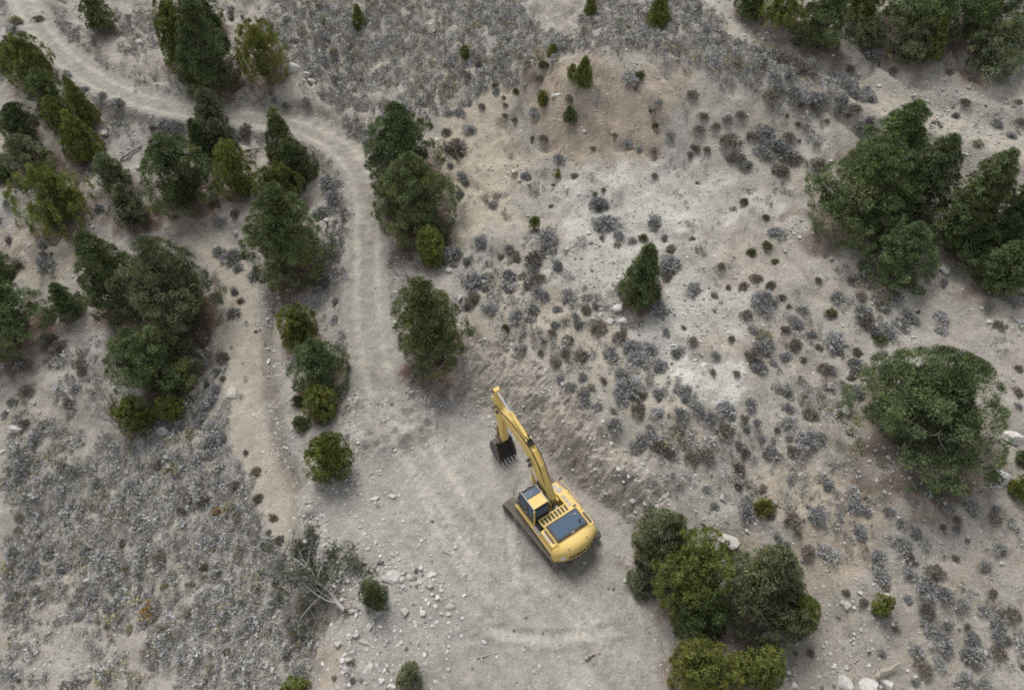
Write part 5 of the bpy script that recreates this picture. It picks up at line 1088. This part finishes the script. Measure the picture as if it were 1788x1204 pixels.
for px, py, R_, amt in [(700,1010,2.6,.6),(755,1035,1.6,.9),(620,1080,2.0,.9),(690,1150,2.2,.7),(610,820,2.2,.6),(640,880,1.8,.5),(1385,405,1.2,.9),(1240,540,3,.45),(1090,520,3,.7),(1010,440,2.5,.5),(1150,590,2.6,.6),(1040,480,2,.5),(1250,560,2,.5),(475,560,1.2,.7),(470,640,1.2,.7),(490,790,1.2,.6),(900,305,2.5,.4),(190,40,2.5,.5),(250,65,2.5,.5),(1460,1120,3.5,.4),(440,1120,4,.5),(480,500,1.5,.5),(1660,205,3,.5),(1350,90,4,.3),(540,130,2,.4),(1580,800,2.5,.4),(740,1110,2.0,.5)]:
    c = march(ZF, px, py)[0]; dr_ = np.maximum(dr_, amt * np.exp(-(((XX - c[0]) ** 2 + (YY - c[1]) ** 2) / R_ ** 2)))
scatter('rubble', 5000, .105, .32, dr_, 4, 1, 'broken stone rubble lying in drifts', 'rubble', .26)

# ------------------------------------------------------------------ dead wood
def stick(name, x0, y0, x1, y1, r_, mat, label, up0=0.0, up1=0.0, twigs=0):
    a, b = ground_at([x0, x1], [y0, y1]); a = a + [0, 0, r_ * .8 + up0]; b = b + [0, 0, r_ * .8 + up1]; r = np.random.default_rng(int(x0 * 7 + y0)); segs = []
    n = 5; pp = [a + (b - a) * k / n + (r.normal(size=3) * r_ * .55 if 0 < k < n else 0) for k in range(n + 1)]
    for k in range(n): segs.append((pp[k], pp[k + 1], r_ * (1 - .1 * k), r_ * (1 - .1 * (k + 1))))
    for _ in range(twigs): k = int(r.integers(1, n)); branching(pp[k], unit(unit(b - a) + .8 * r.normal(size=3) + [0, 0, .3]), .45 * np.linalg.norm(b - a), r_ * .5, 1, r, segs)
    V, F = tubes(segs, 7); return tag(link(name, mesh_np(name, V, F, mat, smooth_f=True)), label, 'dead wood')
for a in [('fallen_log', 211, 281, 247, 256, .15, M_DEAD, 'pale fallen log lying beside the thin grey-green pinyon'), ('fallen_log', 436, 122, 462, 158, .08, M_DEAD, 'thin grey log under the pale yellow-green juniper'),
 ('fallen_log', 428, 263, 478, 257, .09, M_DEAD, 'pale broken log across the inside of the road bend'), ('fallen_branch', 1726, 784, 1743, 752, .06, M_DEAD, 'thin pale branch left of the rounded white boulder'),
 ('wooden_post', 1526, 1184, 1567, 1160, .13, M_TANWOOD, 'grey post leaning across the pale slabs at the bottom edge', .25, .3), ('fallen_branch', 1488, 1158, 1494, 1206, .06, M_TANWOOD, 'brown branch between slabs at the bottom edge'),
 ('fallen_branch', 1500, 1150, 1478, 1162, .03, M_TANWOOD, 'thin curved twig above the slabs at the bottom edge'),
 ('fallen_branch', 467, 642, 478, 661, .05, M_DEAD, 'short grey stick beside the sandy path'), ('fallen_branch', 760, 622, 789, 625, .05, M_DEAD, 'bare stick lying at the foot of the ragged pinyon', .3, .3),
 ('fallen_branch', 766, 647, 788, 627, .05, M_DEAD, 'crossed bare stick on red needles at the cut bank', .1, .35), ('stake', 1193, 292, 1193, 289, .05, M_DEAD, 'thin white snag standing on the pale bench', 0, .95),
 ('fallen_branch', 832, 1148, 868, 1139, .05, M_TANWOOD, 'long brown branch lying on the lower pad'), ('fallen_branch', 774, 963, 789, 971, .035, M_BARK, 'dark twig lying on the pad above the rock cluster'),
 ('fallen_log', 1022, 1150, 1047, 1138, .09, M_TANWOOD, 'short tan log at the bottom right of the pad'), ('fallen_branch', 862, 1060, 890, 1052, .035, M_BARK, 'dark twig in the middle of the lower pad'),
 ('fallen_branch', 455, 1182, 482, 1174, .05, M_DEAD, 'grey stick on the brushy slope at the bottom'), ('fallen_branch', 545, 655, 540, 690, .03, M_DEAD, 'thin bare stem below the ball-shaped pinyon', 0, .4)]: stick(*a)
def bare_limb(name, px, py, tx, ty, n, length, r0, label, seed, up=.5):
    a, b = ground_at([px, tx], [py, ty]); r = np.random.default_rng(seed); root = empty(name, a); tag(root, label, 'dead wood'); d = unit(b - a)
    for k in range(n):
        segs = []; dd = unit(d + .45 * r.normal(size=3) * [1, 1, .5] + [0, 0, up * r.uniform(.2, 1)]); branching(np.array([r.normal() * .15, r.normal() * .15, .08]), dd, length * r.uniform(.7, 1.15), r0, 2, r, segs, .5, .06)
        V, F = tubes(segs, 5); V[:, 2] = np.maximum(V[:, 2], hgt(V[:, 0] + a[0], V[:, 1] + a[1]) - a[2] + .01); link('branch', mesh_np('branch', V, F, M_DEAD), root)
bare_limb('fallen_limb', 216, 742, 172, 668, 12, 2.7, .085, 'fan of bare grey branches left of the dense round pinyon', 3, 2.0)
bare_limb('fallen_limb', 268, 742, 245, 790, 5, 1.5, .045, 'small bare grey branches below the small bright juniper', 4)
bare_limb('fallen_limb', 742, 640, 752, 660, 3, 1.2, .04, 'tangle of dead grey twigs under the ragged pinyon', 5)
# the uprooted tree on the fill edge
def dead_tree():
    a, b = ground_at([604, 540], [1068, 1000]); a = a + [0, 0, .25]; b = b + [0, 0, .9]; r = np.random.default_rng(9)
    root = empty('fallen_dead_tree', a); tag(root, 'uprooted grey dead tree lying against the left fill edge of the pad', 'dead tree'); v = b - a; segs = []
    pp = [v * k / 6 + (r.normal(size=3) * .05 if k else 0) for k in range(7)]
    for k in range(6): segs.append((pp[k], pp[k + 1], .12 - .013 * k, .12 - .013 * (k + 1)))
    V, F = tubes(segs, 9); link('trunk', mesh_np('trunk', V, F, M_DEAD, smooth_f=True), root)
    tips = []
    for k in range(26):
        segs = []; q = pp[1 + k % 6]; side = r.normal(size=3) * [.8, .8, .4]; d = unit(unit(v) * .9 + side + [0, 0, .1]); branching(q, d, r.uniform(1.1, 2.1), .055, 2, r, segs, .5, .05)
        V, F = tubes(segs, 5); V[:, 2] = np.maximum(V[:, 2], hgt(V[:, 0] + a[0], V[:, 1] + a[1]) - a[2] + .02); link('branch', mesh_np('branch', V, F, M_DEAD), root)
        if k > 3: tips += [s[1] for s in segs[::3]]
    segs = []
    for k in range(7): branching(np.zeros(3), unit(-unit(v) + .9 * r.normal(size=3)), .7, .05, 1, r, segs, .6)
    V, F = tubes(segs, 5); link('root_plate', mesh_np('root_plate', V, F, M_BARK), root)
    tips = np.array(tips); tips = tips[r.uniform(size=len(tips)) < .30]; i = np.repeat(np.arange(len(tips)), 45); P = tips[i] + .2 * r.normal(size=(len(i), 3)); V, F = blades(P, unit(r.normal(size=P.shape) + [0, 0, .6]), .2, .07, r)
    V[:, 2] = np.maximum(V[:, 2], hgt(V[:, 0] + a[0], V[:, 1] + a[1]) - a[2] + .02)
    link('foliage', mesh_np('foliage', V, F, M_LEAF, np.repeat(np.array([.075, .090, .055]) * r.uniform(.6, 1.4, (len(i), 1)), 3, 0)), root)
dead_tree()
settle_labels()
